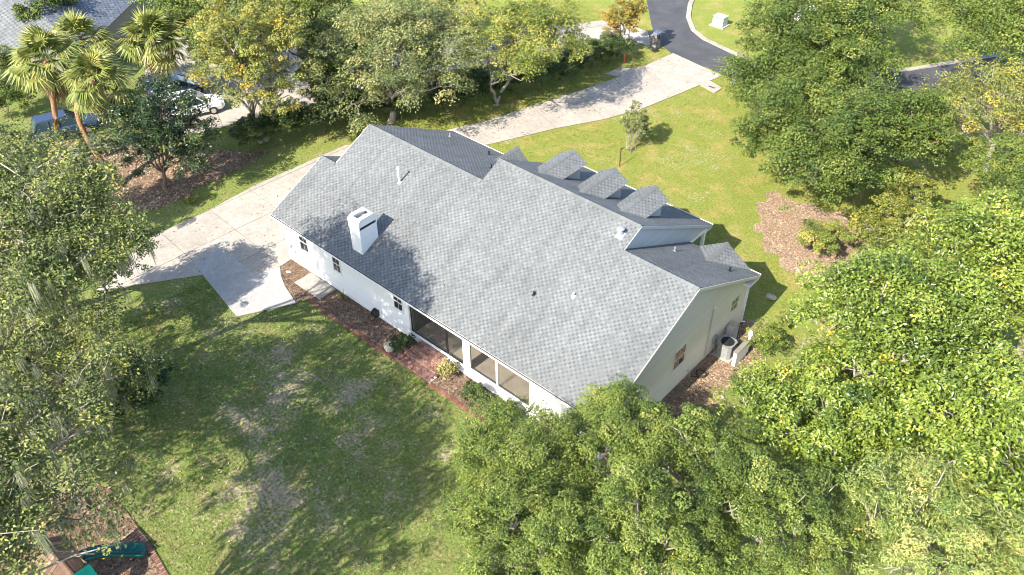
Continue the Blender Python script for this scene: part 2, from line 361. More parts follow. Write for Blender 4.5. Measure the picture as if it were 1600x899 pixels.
# ------------------------------------------------------------------ ground: one sheet, fine near the house, out past the horizon
fx = np.concatenate([[-1500, -600, -250, -120], np.arange(-60, 48.01, .25), [80, 150, 400, 1500]])
fy = np.concatenate([[-1500, -500, -150, -60], np.arange(-26, 66.01, .25), [100, 200, 600, 1500]])
X, Y = np.meshgrid(fx, fy, indexing='ij'); nx, ny = X.shape
V = np.stack([X, Y, np.zeros_like(X)], -1).reshape(-1, 3)
idx = np.arange(nx*ny).reshape(nx, ny)
F = np.stack([idx[:-1, :-1], idx[1:, :-1], idx[1:, 1:], idx[:-1, 1:]], -1).reshape(-1, 4)
ground = npmesh('ground', V, F, 'lawn_soil'); tag(ground, kind='structure')
def dryness(x, y):
    a = fbm(x, y, .16, 5, 3); b_ = fbm(x, y, .75, 9, 4)
    d = (a-.5)*.55+(b_-.5)*.9
    d = d+np.where(y < 0, .10*np.exp(-((x-14)/9)**2-((y+7)/7)**2), -.16)
    return d
def yellowness(x, y): return np.clip((y-6)/9+(fbm(x, y, .12, 21, 3)-.5)*.7, 0, 1)*1.0  # growing share of yellower grass towards the front lawn
for nm, fn in (('dry', dryness), ('yellowness', yellowness)):
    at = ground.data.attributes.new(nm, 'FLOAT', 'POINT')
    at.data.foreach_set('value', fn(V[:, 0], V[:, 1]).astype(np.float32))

def sheet(name, poly, z, mat, th=.012):
    return tag(MB().prism(poly, z-th, z).build(name, mat), kind='structure')
mulch = sheet('mulch_bed', BED_BACK, .02, 'mulch')
sheet('mulch_bed', BED_FRONT, .02, 'pine_straw')
sheet('mulch_bed', BED_SIDE, .02, 'leaf_litter')
sheet('leaf_litter', LITTER, .02, 'leaf_litter')
sheet('playground_mulch', PLAY, .02, 'leaf_litter')
sheet('mulch_bed', YARD_LEFT, .02, 'pine_straw')
street = sheet('street', STREET, .03, 'asphalt', .03)
# concrete ribbon kerb round the island side of the street
kerb = [(-5.86, 59.18), (-4.75, 55.44), (-2.81, 50.99), (-1.26, 48.25), (0.69, 46.08), (2.50, 45.06), (4.28, 44.65), (9.20, 43.52), (12.82, 44.59), (16.46, 47.76), (18.83, 51.08), (20.91, 54.49), (22.95, 57.91), (25.04, 61.42), (31.11, 70.20)]
mb = MB()
for i in range(len(kerb)-1):
    a, c_ = Vector(kerb[i]), Vector(kerb[i+1]); d = (c_-a).normalized(); n_ = Vector((-d.y, d.x))*.22
    mb.prism([a-n_, c_-n_, c_+n_, a+n_], 0, .10 + .0007*i)
tag(mb.build('kerb', 'concrete_old'), kind='structure')

# ------------------------------------------------------------------ driveway: every slab a piece, dirt in the joints
def clip(poly, p, n):
    out = []
    for i in range(len(poly)):
        a, b_ = Vector(poly[i]), Vector(poly[(i+1) % len(poly)])
        da, db = (a-p).dot(n), (b_-p).dot(n)
        if da >= 0: out.append(a)
        if da*db < 0: out.append(a+(b_-a)*(da/(da-db)))
    return out
def area(p): return abs(sum(p[i][0]*p[(i+1) % len(p)][1]-p[(i+1) % len(p)][0]*p[i][1] for i in range(len(p))))/2
def slabs(parent, poly, org, ang, us, vs, mat, z0, z1, gap=.016):
    U = Vector((math.cos(ang), math.sin(ang))); Vv = Vector((-U.y, U.x)); org = Vector(org)
    for i in range(len(us)-1):
        for j in range(len(vs)-1):
            p = [Vector(q) for q in poly]
            for q, n in ((org+U*(us[i]+gap), U), (org+U*(us[i+1]-gap), -U), (org+Vv*(vs[j]+gap), Vv), (org+Vv*(vs[j+1]-gap), -Vv)):
                if len(p) > 2: p = clip(p, q, n)
            if len(p) > 2 and area(p) > .08:
                MB().prism([tuple(q) for q in p], z0, z1+random.uniform(0, .006)).build('concrete_slab', mat, parent)
drv = MB().prism(DRIVE_APRON, .0, .025).build('driveway', 'joint_dirt'); tag(drv, kind='structure')
APR = DRIVE_APRON
o0 = (-4.83, -0.06); a0 = (-4.68, 2.46); ang0 = math.atan2(a0[1]-o0[1], a0[0]-o0[0])
slabs(drv, APR, o0, ang0, [-15, -10.5, -7.2, -3.6, 0, 3.2, 6.4, 9.6, 12.8, 16, 19.2, 22.4], [-12, -9, -6.4, -3.2, 0, 3.2, 6.4, 9.6], 'concrete', .02, .055)
MB().prism(SLAB_NEW, .03, .075).build('concrete_slab', 'concrete_new', drv)
# the lane from the garage court to the street: left and right edge points
LE = [(-3.2, 17.3)] + [(-3.49, 18.21), (-2.21, 21.15), (-1.12, 25.22), (0.09, 29.43), (1.03, 33.42), (1.53, 36.70), (2.02, 40.78)]
RE = [(0.4, 16.5)] + [(0.05, 18.17), (1.09, 20.43), (2.60, 23.90), (4.54, 27.43), (5.79, 30.82), (6.60, 34.80), (7.52, 39.83)]
lane = MB().prism(LE+RE[::-1], 0, .026).build('driveway', 'joint_dirt'); tag(lane, kind='structure')
for i in range(len(LE)-1):
    a, b_, c_, d_ = (Vector(q) for q in (LE[i], LE[i+1], RE[i+1], RE[i]))
    n = max(1, round((b_-a).length/3.0))
    for k in range(n):
        f0, f1 = k/n+.006, (k+1)/n-.006
        MB().prism([a.lerp(b_, f0), a.lerp(b_, f1), d_.lerp(c_, f1), d_.lerp(c_, f0)], .02, .055+random.uniform(0, .006)).build('concrete_slab', 'concrete', lane)
MB().prism([(1.96, 37.72), (1.95, 36.10), (0.84, 33.87), (-0.14, 33.65), (0.10, 35.14), (1.15, 36.20)], .018, .045).build('concrete_slab', 'concrete_old', lane)
nb = MB().prism(DRIVE_NB, 0, .026).build('driveway', 'joint_dirt'); tag(nb, kind='structure')
o1 = (-15.59, 19.60); a1 = (-9.96, 32.83); ang1 = math.atan2(a1[1]-o1[1], a1[0]-o1[0])
slabs(nb, DRIVE_NB, o1, ang1, list(range(-36, 56, 4)), list(range(-16, 24, 4)), 'concrete', .02, .055)
pad = MB().prism(PAD, .0, .09).build('concrete_pad', 'concrete_old', bevel=.012); tag(pad, kind='structure')

# ------------------------------------------------------------------ grass blades and mulch chips (nobody could count them)
def blades(name, xs, ys, h, w, mat, seed, z=0):
    r = np.random.default_rng(seed); n = len(xs)
    a = r.random(n)*6.283; le = h*(.6+.8*r.random(n)); tilt = r.normal(0, .6, (n, 2))*le[:, None]
    base = np.stack([xs, ys, np.full(n, z)], -1)
    wv = np.stack([np.cos(a), np.sin(a), np.zeros(n)], -1)*(w*(.6+.8*r.random(n)))[:, None]
    tip = base+np.stack([tilt[:, 0], tilt[:, 1], le], -1)
    V = np.stack([base-wv, base+wv, tip], 1).reshape(-1, 3); F = np.arange(3*n).reshape(n, 3)
    tone = np.clip(.5+r.normal(0, .22, n), 0, 1)
    return tag(npmesh(name, V, F, mat, tone=tone), kind='stuff')
HARD = [DRIVE_APRON, SLAB_NEW, STREET, DRIVE_NB, BED_BACK, BED_FRONT, BED_SIDE, LITTER, PLAY, YARD_LEFT, LE+RE[::-1],
        [(0, -.2), (24.9, -.2), (24.9, 17), (0, 17)]]
def scatter(n, x0, x1, y0, y1, seed, dens, jit=.05, per=1):
    r = np.random.default_rng(seed); x = r.uniform(x0, x1, n); y = r.uniform(y0, y1, n)
    ok = r.random(n) < dens(x, y)
    for p in HARD: ok &= ~inpoly(x, y, p)
    x, y = x[ok], y[ok]
    x = np.repeat(x, per); y = np.repeat(y, per)
    return x+r.normal(0, jit, len(x)), y+r.normal(0, jit, len(y))
gd = lambda x, y: np.clip(.75-dryness(x, y)*2.2, .03, 1)
xs, ys = scatter(60000, -2, 30, -21, 0, 3, gd, .055, 4)
blades('lawn_grass', xs, ys, .045, .016, 'grass_blade', 4)
xs, ys = scatter(42000, -14, 34, 13, 44, 5, gd, .08, 3)
blades('lawn_grass', xs, ys, .06, .028, 'grass_dry', 6)
xs, ys = scatter(9000, -24, 0, -14, 20, 7, gd, .08, 3)
blades('lawn_grass', xs, ys, .06, .028, 'grass_dry', 8)
def chips(name, poly, n, size, mat, seed, z0=.03):
    r = np.random.default_rng(seed); P = np.array(poly); x = r.uniform(P[:, 0].min(), P[:, 0].max(), n); y = r.uniform(P[:, 1].min(), P[:, 1].max(), n)
    ok = inpoly(x, y, poly); x, y = x[ok], y[ok]; n = len(x)
    a = r.random(n)*6.283; l = size*(.5+r.random(n)); w = l*(.25+.2*r.random(n))
    d = np.stack([np.cos(a)*l, np.sin(a)*l, r.normal(0, .25, n)*l], -1); q = np.stack([-np.sin(a)*w, np.cos(a)*w, r.normal(0, .2, n)*w], -1)
    c = np.stack([x, y, (z0(x, y) if callable(z0) else z0)+.02*r.random(n)], -1)
    V = np.stack([c-d-q, c+d-q, c+d+q, c-d+q], 1).reshape(-1, 3); F = np.arange(4*n).reshape(n, 4)
    return tag(npmesh(name, V, F, mat, tone=r.random(n)), kind='stuff')
chips('mulch_chips', BED_BACK, 16000, .05, 'chip', 1)
chips('mulch_chips', BED_FRONT, 14000, .06, 'chip_straw', 2)
chips('mulch_chips', BED_SIDE, 12000, .05, 'chip_straw', 3)
chips('fallen_leaves', LITTER, 18000, .08, 'chip_straw', 4)
chips('fallen_leaves', PLAY, 7000, .06, 'chip', 5)
chips('fallen_leaves', [(.1, .1), (14, .1), (14, 1.2), (8, 4), (1, 3)], 260, .045, 'chip', 18, lambda x, y: 3.545+.485*y)
chips('fallen_leaves', DRIVE_APRON, 700, .05, 'chip', 15, .06)
chips('fallen_leaves', LE+RE[::-1], 500, .06, 'chip', 16, .06)
chips('fallen_leaves', [(0, -20), (20, -17), (22, -6), (18.5, -1.4), (3, -1.4), (-2, -9)], 5000, .045, 'chip_straw', 17, .03)
chips('mulch_chips', YARD_LEFT, 4000, .06, 'chip_straw', 6)

# ------------------------------------------------------------------ the house
LEN, HE, SL = 24.82, 3.52, 0.485
YR, YM, YF, YFM, X1, X2, XL, YW = 7.163, 8.623, 14.12, 16.40, 10.744, 20.40, 1.304, 4.25
ZR, ZM = HE+SL*YR, HE+SL*YM
SF = (ZR-HE)/(YF-YR); SM = (ZM-HE)/(YFM-YM)
house = empty('house', (0, 0, 0), 'long white house with pale grey shingle roof and dormers', 'house')
WL, WR_, WB, WF = .41, 24.41, .50, 13.74

def zback(y): return HE+SL*y
TABV = []
for k in range(8):      # eight loose shingle meshes shared by the shingles one can pick apart
    mb = MB(); w, e, o_ = .30, .143, .012
    w = .18; mb.add([(0, 0, 0), (w-.006, 0, 0), (w-.006, e+.02, 0), (0, e+.02, 0), (0, 0, o_), (w-.006, 0, o_), (w-.006, e+.02, .005), (0, e+.02, .005)],
           [(4, 5, 6, 7), (0, 1, 5, 4), (1, 2, 6, 5), (3, 0, 4, 7)], random.uniform(.5, 1))
    me = bpy.data.meshes.new('shingle'); me.from_pydata(mb.v, [], mb.f); me.materials.append(MATS['shingle'])
    at = me.attributes.new('tone', 'FLOAT', 'FACE'); at.data.foreach_set('value', np.array(mb.t, np.float32)); TABV.append(me)
def slope(name, corner, udir, vdir, poly, parent, mat='shingle', th=.10, tabs=True, solo=0, lift=0., tabw=.30, exp_=.143):
    """a roof plane: slab with the outline poly (u,v) and rows of shingles on it"""
    O = Vector(corner); U = Vector(udir).normalized(); Vd = Vector(vdir).normalized(); Nn = U.cross(Vd)
    if Nn.z < 0: Nn = -Nn
    P3 = lambda u, v, h: O+U*u+Vd*v+Nn*h
    n = len(poly); mb = MB()
    a = sum(poly[i][0]*poly[(i+1) % n][1]-poly[(i+1) % n][0]*poly[i][1] for i in range(n))
    flip = (a < 0) != (U.cross(Vd).z < 0)
    tri = geometry.tessellate_polygon([[Vector((p[0], p[1], 0)) for p in poly]])
    vs = [P3(u, v, -th) for u, v in poly]+[P3(u, v, 0) for u, v in poly]; fs = []
    for tr in tri:
        A, B, C_ = (vs[q+n] for q in tr); i, j, k = tr
        if (B-A).cross(C_-A).dot(Nn) < 0: i, k = k, i
        fs += [(i+n, j+n, k+n), (k, j, i)]
    for i in range(n):
        f = (i, (i+1) % n, (i+1) % n+n, i+n); fs.append(f[::-1] if flip else f)
    mb.add(vs, fs, .3)
    ro = mb.build(name, mat, parent)
    if not tabs: return ro
    tb = MB(); cand = []
    v = -.02; row = 0; vmax = max(p[1] for p in poly)
    while v < vmax-.03:
        vm = min(v+exp_*.55, vmax-.01); xs_ = []
        for i in range(n):
            (u0, v0), (u1, v1) = poly[i], poly[(i+1) % n]
            if (v0 > vm) != (v1 > vm): xs_.append(u0+(u1-u0)*(vm-v0)/(v1-v0))
        xs_.sort()
        for q in range(0, len(xs_)-1, 2):
            ua, ub = xs_[q]+.004, xs_[q+1]-.004
            u = math.floor(ua/tabw-1)*tabw+(row % 2)*tabw*.5+random.uniform(-.006, .006); tooth = True
            while u < ub:      # laminated shingles: light raised teeth, darker shallow gaps between them
                w = tabw*(.6 if tooth else .4)
                s0, s1 = max(u, ua), min(u+w-.004, ub)
                if s1-s0 > .02 and s0 < ub:
                    hi = .009+random.random()*.003 if tooth else .006
                    full = tooth and abs(w-.18) < 1e-6 and s0 == u and s1 == u+w-.004
                    cand.append((s0, s1, v, hi, full, random.uniform(.5, 1) if tooth else random.uniform(.05, .48)))
                u += w; tooth = not tooth
        v += exp_; row += 1
    solos = set()
    if solo:
        cl = Vector((38.859, -21.631, 33.189))
        full = [i for i, c in enumerate(cand) if c[4]]
        full.sort(key=lambda i: (P3(cand[i][0], cand[i][2], 0)-cl).length); solos = set(full[:solo])
    Rm = Matrix((U, Vd, Nn)).transposed().to_4x4()
    if U.cross(Vd).z < 0: Rm = Matrix((-U, Vd, Nn)).transposed().to_4x4()
    for i, (s0, s1, v, hi, full, tn) in enumerate(cand):
        if i in solos:
            o = bpy.data.objects.new('shingle', random.choice(TABV)); COL.objects.link(o); o.parent = ro
            mm = Rm.copy(); mm.translation = P3(s0, v, .001)-WO[ro]; o.matrix_local = mm; continue
        ve = min(v+exp_+.02, vmax)
        q = [P3(s0, v, 0), P3(s1, v, 0), P3(s1, ve, 0), P3(s0, ve, 0)]
        tq = [P3(s0, v, hi), P3(s1, v, hi), P3(s1, ve, .005), P3(s0, ve, .005)]
        if U.cross(Vd).z < 0: q = [q[1], q[0], q[3], q[2]]; tq = [tq[1], tq[0], tq[3], tq[2]]
        tb.add(q+tq, [(4, 5, 6, 7), (0, 1, 5, 4), (1, 2, 6, 5), (3, 0, 4, 7)], tn)
    so = tb.build('shingles', mat, ro); so['kind'] = 'stuff'
    return ro
cb = math.sqrt(1+SL*SL); V3 = (0, 1, SL)
slope('roof_slope', (0, 0, HE), (1, 0, 0), V3,
      [(0, 0), (LEN, 0), (LEN, YR*cb), (X2, YR*cb), (X2, YM*cb), (X1, YM*cb), (X1, YR*cb), (XL, YR*cb), (XL, YW*cb), (0, YW*cb)], house, solo=290)
cf = math.sqrt(1+SF*SF); VF = (0, -1, SF)
slope('roof_slope', (0, YF, HE), (1, 0, 0), VF, [(XL, 0), (X1+.2, 0), (X1+.2, (YF-YR)*cf), (XL, (YF-YR)*cf)], house)
slope('roof_slope', (0, YF, HE), (1, 0, 0), VF, [(X2-.3, 0), (LEN, 0), (LEN, (YF-YR)*cf), (X2-.3, (YF-YR)*cf)], house)
cm = math.sqrt(1+SM*SM)
slope('roof_slope', (0, YFM, HE), (1, 0, 0), (0, -1, SM), [(X1, 0), (X2, 0), (X2, (YFM-YM)*cm), (X1, (YFM-YM)*cm)], house)
YWf = 2*YW
slope('roof_slope', (0, YWf, HE), (1, 0, 0), (0, -1, SL), [(0, 0), (XL+.05, 0), (XL+.05, YW*cb), (0, YW*cb)], house)
# ridge caps: overlapping pieces along each ridge
def ridge(x0, x1, y, z, s1, s2, axis=0):
    mb = MB(); n = int(abs(x1-x0)/.25); st = (x1-x0)/n; w = .16
    for i in range(n):
        a = x0+i*st; b_ = a+st*.98; h = .022 if axis else .040
        pts = lambda x, e: [(x, y-w, z-w*s1+e), (x, y, z+e+.012), (x, y+w, z-w*s2+e)] if axis == 0 else [(y-w, x, z-w*s1+e), (y, x, z+e+.012), (y+w, x, z-w*s2+e)]
        q = pts(a, h)+pts(b_, h+.01)+pts(a, h-.026)+pts(b_, h-.016)
        mb.add(q, [(0, 3, 4, 1), (1, 4, 5, 2), (0, 6, 9, 3), (2, 5, 11, 8), (3, 9, 10, 4), (4, 10, 11, 5), (0, 1, 7, 6), (1, 2, 8, 7)], random.uniform(.45, .75))
    v_ = MB(); w = .135
    q = [(y-w, z-w*s1+.018), (y, z+.018), (y+w, z-w*s2+.018)]
    if axis == 0: v_.add([(x0, *q[0]), (x0, *q[1]), (x0, *q[2]), (x1, *q[0]), (x1, *q[1]), (x1, *q[2]), (x0, q[0][0], q[0][1]-.03), (x1, q[0][0], q[0][1]-.03), (x0, q[2][0], q[2][1]-.03), (x1, q[2][0], q[2][1]-.03)], [(0, 3, 4, 1), (1, 4, 5, 2), (6, 7, 3, 0), (2, 5, 9, 8)]); v_.build('ridge_vent', 'vent_black', house)
    return mb.build('ridge_cap', 'shingle', house)
ridge(XL, X1, YR, ZR, SL, SF); ridge(X2, LEN, YR, ZR, SL, SF); ridge(X1, X2, YM, ZM, SL, SM)
ridge(0, XL, YW, zback(YW), SL, SL)
# walls -------------------------------------------------------------
mb = MB()
T = .18
z1 = HE-.12
mb.box(WL, 11.40, WB, WB+T, 0, z1); mb.box(20.05, WR_, WB, WB+T, 0, z1)
mb.box(11.40, 20.05, WB+.01, WB+T, 0, .62); mb.box(11.40, 20.05, WB+.01, WB+T, 2.95, z1); mb.box(15.40, 15.85, WB+.01, WB+T, .62, 2.95)
def gable(mb, x0, x1, ya, yb, zr_, yr, e=.10):
    """gable wall between the two eaves, under the rafters"""
    yl = ya; 
    pts = [(ya, 0), (yb, 0), (yb, HE+SF*(YF-yb)-e), (yr, zr_-e), (ya, zback(ya)-e)]
    vs = [(x0, p[0], p[1]) for p in pts]+[(x1, p[0], p[1]) for p in pts]
    n = len(pts); fs = [tuple(range(n))[::-1], tuple(range(n, 2*n))]+[(i, (i+1) % n, (i+1) % n+n, i+n) for i in range(n)]
    mb.add(vs, fs)
gable(mb, WR_-T, WR_-.004, WB+T, WF, ZR, YR)
gable(mb, XL+.3, XL+.3+T, WB+T, WF, ZR, YR)
mb.box(WL, WL+T, WB+T, 8.0, 0, zback(WB)-.12); mb.box(WL+T, XL+.3, 8.0-T, 8.0, 0, HE)
mb.add([(WL+.003, .7, HE), (WL+.003, 7.8, HE), (WL+.003, YW, zback(YW)-.12), (WL+.14, .7, HE), (WL+.14, 7.8, HE), (WL+.14, YW, zback(YW)-.12)], [(0, 2, 1), (3, 4, 5), (0, 3, 5, 2), (2, 5, 4, 1)])
mb.box(XL+.3+T, X1, WF-T, WF, 0, z1); mb.box(X2, WR_-T, WF-T, WF, 0, z1); mb.box(X1, X2, 13.4-T, 13.4, 0, z1+.2)
wall = mb.build('wall', 'siding_white', house)
# lap siding boards
def board_back(x0, x1, k, mat='siding_white'):
    z = .25+k*.185; z2 = min(z+.20, 3.36)
    MB().hexa([(x0, WB-.020, z), (x1, WB-.020, z), (x1, WB-.001, z), (x0, WB-.001, z)], [(x0, WB-.006, z2), (x1, WB-.006, z2), (x1, WB-.001, z2), (x0, WB-.001, z2)]).build('siding_board', mat, house)
for k in range(17):
    board_back(WL+.02, 11.28, k); board_back(20.18, WR_-.02, k)
MB().box(WL, WR_, WB-.03, WB-.002, 0, .245).build('foundation_band', 'trim_white', house)
def rake_y(z):      # y range of the right gable at height z
    lo, hi = WB, WF
    if z > zback(WB)-.12: lo = (z+.14-HE)/SL
    if z > HE+SF*(YF-WF)-.12: hi = YF-(z+.14-HE)/SF
    return lo, hi
k = 0
while True:
    z = .25+k*.185; z2 = z+.20
    if z2 > ZR-.2: break
    a, b_ = rake_y(z2); xo = WR_+.020; xi = WR_-.003
    MB().add([(xi, a, z), (xi, b_, z), (xo, b_, z), (xo, a, z), (xi, a, z2), (xi, b_, z2), (xi+.008, b_, z2), (xi+.008, a, z2)],
             [(0, 1, 2, 3), (4, 7, 6, 5), (3, 2, 6, 7), (0, 3, 7, 4), (1, 5, 6, 2)]).build('siding_board', 'siding_cream', house); k += 1
MB().box(WR_-.002, WR_+.025, WB, WF, 0, .245).build('foundation_band', 'siding_cream', house)
for (x, y) in ((WL, WB), (11.34, WB), (20.12, WB), (WR_, WB), (WR_, WF)):
    MB().box(x-.07, x+.045, y-.045, y+.07, 0, 3.38 if y < 5 else 3.40).build('corner_board', 'trim_white', house)
# eaves: fascia, gutter troughs, soffits
def gutter(x0, x1, y, sgn, z=HE):
    MB().box(x0, x1, min(y, y-sgn*.025), max(y, y-sgn*.025), z-.17, z-.012).build('fascia', 'trim_white', house)
    g0 = y+sgn*.004
    mb = MB(); o_ = sgn*.125
    mb.box(x0, x1, min(g0+o_, g0+o_-sgn*.018), max(g0+o_, g0+o_-sgn*.018), z-.13, z-.005)
    mb.box(x0, x1, min(g0, g0+sgn*.107), max(g0, g0+sgn*.107), z-.13, z-.115)
    gt = mb.build('gutter', 'trim_white', house)
    MB().box(x0+.02, x1-.02, min(g0+sgn*.003, g0+sgn*.104), max(g0+sgn*.003, g0+sgn*.104), z-.113, z-.05).build('gutter_debris', 'dark_debris', gt)
    mb = MB(); n = int((x1-x0)/.8)
    for i in range(n): xx = x0+.4+i*.8; mb.box(xx, xx+.03, min(g0+sgn*.001, g0+sgn*.106), max(g0+sgn*.001, g0+sgn*.106), z-.03, z-.02)
    mb.build('gutter_strap', 'grey_metal', gt)
gutter(0, LEN, 0, -1); gutter(XL, 6.0, YF, 1); gutter(24.05, LEN, YF, 1); gutter(X1, X2, YFM, 1)
MB().box(.05, LEN-.05, .03, WB, HE-.16, HE-.14).build('soffit', 'trim_white', house)
MB().box(XL, 6.3, WF, YF-.03, HE-.16, HE-.14).build('soffit', 'trim_white', house)
MB().box(23.9, LEN-.03, WF, YF-.03, HE-.16, HE-.14).build('soffit', 'trim_white', house)
def rake(x, ya, za, yb, zb, mat, h=.2, off=.012, th=.03):
    s = 1 if x > 12 else -1
    x0, x1 = sorted((x+s*.002, x+s*(th+.002)))
    a = [(x0, ya, za-h), (x1, ya, za-h), (x1, yb, zb-h), (x0, yb, zb-h)]; c_ = [(p[0], p[1], p[2]+h-off) for p in a]
    if yb < ya: a.reverse(); c_.reverse()
    MB().hexa(a, c_).build('rake_board', mat, house)
rake(LEN, 0, HE, YR, ZR, 'siding_cream'); rake(LEN, YR, ZR, YF, HE, 'siding_cream')
rake(0, 0, HE, YW, zback(YW), 'trim_white'); rake(0, YW, zback(YW), YWf, HE, 'trim_white')
rake(XL, YW, zback(YW)+.02, YR, ZR, 'trim_white'); rake(XL, YR, ZR, YF, HE, 'trim_white')
rake(X2, YR, ZR, YM, ZM, 'siding_grey', .16); rake(X2, YM, ZM, YFM, HE, 'siding_grey', .2)
# cornice return at the right front corner, downspout
MB().box(LEN-.40, LEN-.012, YF-1.0, YF-.03, HE-.30, HE-.165).build('cornice_return', 'trim_white', house)
mb = MB(); mb.tube([(LEN-.2, YF+.06, HE-.10), (LEN-.25, YF-.1, HE-.4), (WR_+.08, WF+.06, HE-.75), (WR_+.08, WF+.06, .12), (WR_+.2, WF+.25, .06)], .045, 6)
mb.build('downspout', 'trim_white', house)
mb = MB(); mb.tube([(.12, -.06, HE-.12), (.3, .2, HE-.35), (WL-.02, WB-.08, HE-.7), (WL-.02, WB-.08, .1)], .04, 6); mb.build('downspout', 'trim_white', house)
# middle gable end over the porch, columns, porch floor
xg = X2-.12
ya, yb = YM-3.7, YFM-.5
pts = [(YM, ZM-.1), (YFM-.2, HE+SM*.2-.08), (YFM-.45, HE-.02), (13.2, HE-.02), (11.5, HE+SF*(YF-11.5)-.05), (YR, ZR-.05)]
mb = MB(); n = len(pts); vs = [(xg-.1, p[0], p[1]) for p in pts]+[(xg, p[0], p[1]) for p in pts]
mb.add(vs, [tuple(range(n)), tuple(range(2*n-1, n-1, -1))]+[(i, i+n, (i+1) % n+n, (i+1) % n) for i in range(n)]); mb.build('gable_panel', 'siding_grey', house)
k = 0
while True:     # its lap boards
    z = HE+.02+k*.185; z2 = z+.2
    if z2 > ZM-.15: break
    hi = YFM-(z2+.12-HE)/SM; lo = max(YF-(z+.02-HE)/SF, (z2+.12-HE)/SL)
    if z > ZR-.05: lo = (z2+.12-HE)/SL
    if hi-lo > .1:
        MB().add([(xg-.004, lo, z), (xg-.004, hi, z), (xg+.02, hi, z), (xg+.02, lo, z), (xg-.004, lo, z2), (xg-.004, hi, z2), (xg+.008, hi, z2), (xg+.008, lo, z2)],
                 [(0, 1, 2, 3), (4, 7, 6, 5), (3, 2, 6, 7), (0, 3, 7, 4), (1, 5, 6, 2)]).build('siding_board', 'siding_grey', house)
    k += 1
MB().box(xg-.12, xg+.03, 13.6, YFM-.35, HE-.26, HE-.03).build('porch_beam', 'trim_white', house)
MB().box(X1+.1, xg-.12, YFM-.55, YFM-.35, HE-.26, HE-.10).build('porch_beam', 'trim_white', house)
MB().box(X2-.42, X2-.01, YFM-.42, YFM-.03, HE-.24, HE-.165).build('cornice_return', 'trim_white', house)
for x in (X1+.3, 13.9, 17.1, xg-.1):
    mb = MB(); mb.box(x-.09, x+.09, YFM-.54, YFM-.36, .3, HE-.26); mb.box(x-.13, x+.13, YFM-.58, YFM-.32, .3, .45); mb.box(x-.13, x+.13, YFM-.58, YFM-.32, HE-.42, HE-.265)
    mb.build('porch_column', 'trim_white', house)
MB().box(X1, X2-.05, 13.4, YFM-.2, .0, .3).build('porch_floor', 'brick_wash', house)
mb = MB(); mb.box(14.9, 16.0, 13.4, 13.46, .3, 2.5); mb.build('front_door', 'wood_brown', house)
# dormers
for xd in (12.76, 15.70, 18.42):
    zd, yd1, hw, sdm = 7.15, 12.87, .95, .56
    ze = zd-hw*sdm; yr0 = YFM-(zd-HE)/SM; ye0 = YFM-(ze-HE)/SM; yfw = yd1-.28
    cd_ = math.sqrt(1+sdm*sdm)
    d = MB(); zb = lambda y: HE+SM*(YFM-y)
    ws = .68; zt = zd-ws*sdm-.06; yb0 = YFM-(zt-HE)/SM
    for s in (-1, 1):
        x0, x1 = sorted((xd+s*ws, xd+s*(ws-.1)))
        d.add([(x0, yb0, zt), (x0, yfw, zt), (x0, yfw, zb(yfw)-.03), (x1, yb0, zt), (x1, yfw, zt), (x1, yfw, zb(yfw)-.03)], [(0, 1, 2), (3, 5, 4), (0, 3, 4, 1), (1, 4, 5, 2), (2, 5, 3, 0)])
    d.add([(xd-ws, yfw-.004, zb(yfw)-.03), (xd+ws, yfw-.004, zb(yfw)-.03), (xd+ws, yfw-.004, zt), (xd, yfw-.004, zd-.08), (xd-ws, yfw-.004, zt)], [(4, 3, 2, 1, 0)])
    dm = d.build('dormer', 'siding_grey', house)
    for s in (-1, 1):
        pl = [(ye0, 0), (yd1, 0), (yd1, hw*cd_), (yr0, hw*cd_)]
        slope('dormer_roof', (xd+s*hw, 0, ze), (0, 1, 0), (-s, 0, sdm), pl, dm, th=.05)
    MB().box(xd-.33, xd+.33, yfw, yfw+.03, zb(yfw)+.25, zt-.05).build('window_frame', 'trim_white', dm)
    MB().box(xd-.27, xd+.27, yfw+.03, yfw+.035, zb(yfw)+.31, zt-.11).build('pane', 'glass_dark', dm)
    ridge(yr0, yd1, xd, zd, sdm, sdm, 1)
# cross gables at both ends of the front
for xc, hw, zc in ((7.18, 1.22, 4.60), (22.56, 1.58, 4.58)):
    sx = (zc-HE)/hw; ys0 = YF-(zc-HE)/SF; yend = 14.2; cx_ = math.sqrt(1+sx*sx)
    cg = MB().add([(xc-hw+.25, yend-.2, HE-.2), (xc+hw-.25, yend-.2, HE-.2), (xc+hw-.25, yend-.2, HE+.1), (xc, yend-.2, zc-.15), (xc-hw+.25, yend-.2, HE+.1),
                   (xc-hw+.25, yend-.35, HE-.2), (xc+hw-.25, yend-.35, HE-.2), (xc+hw-.25, yend-.35, HE+.1), (xc, yend-.35, zc-.15), (xc-hw+.25, yend-.35, HE+.1)],
                  [(4, 3, 2, 1, 0), (5, 6, 7, 8, 9), (0, 1, 6, 5), (1, 2, 7, 6), (2, 3, 8, 7), (3, 4, 9, 8), (4, 0, 5, 9)]).build('cross_gable', 'siding_white', house)
    for s in (-1, 1):
        slope('cross_gable_roof', (xc+s*hw, 0, HE), (0, 1, 0), (-s, 0, sx), [(YF-.05, 0), (yend+.02, 0), (yend, hw*cx_), (ys0, hw*cx_)] if yend+.02 > YF-.05 else [(yend-.02, 0), (yend, 0), (yend, hw*cx_), (ys0, hw*cx_)], cg, th=.05)
    ridge(ys0, yend, xc, zc, sx, sx, 1)
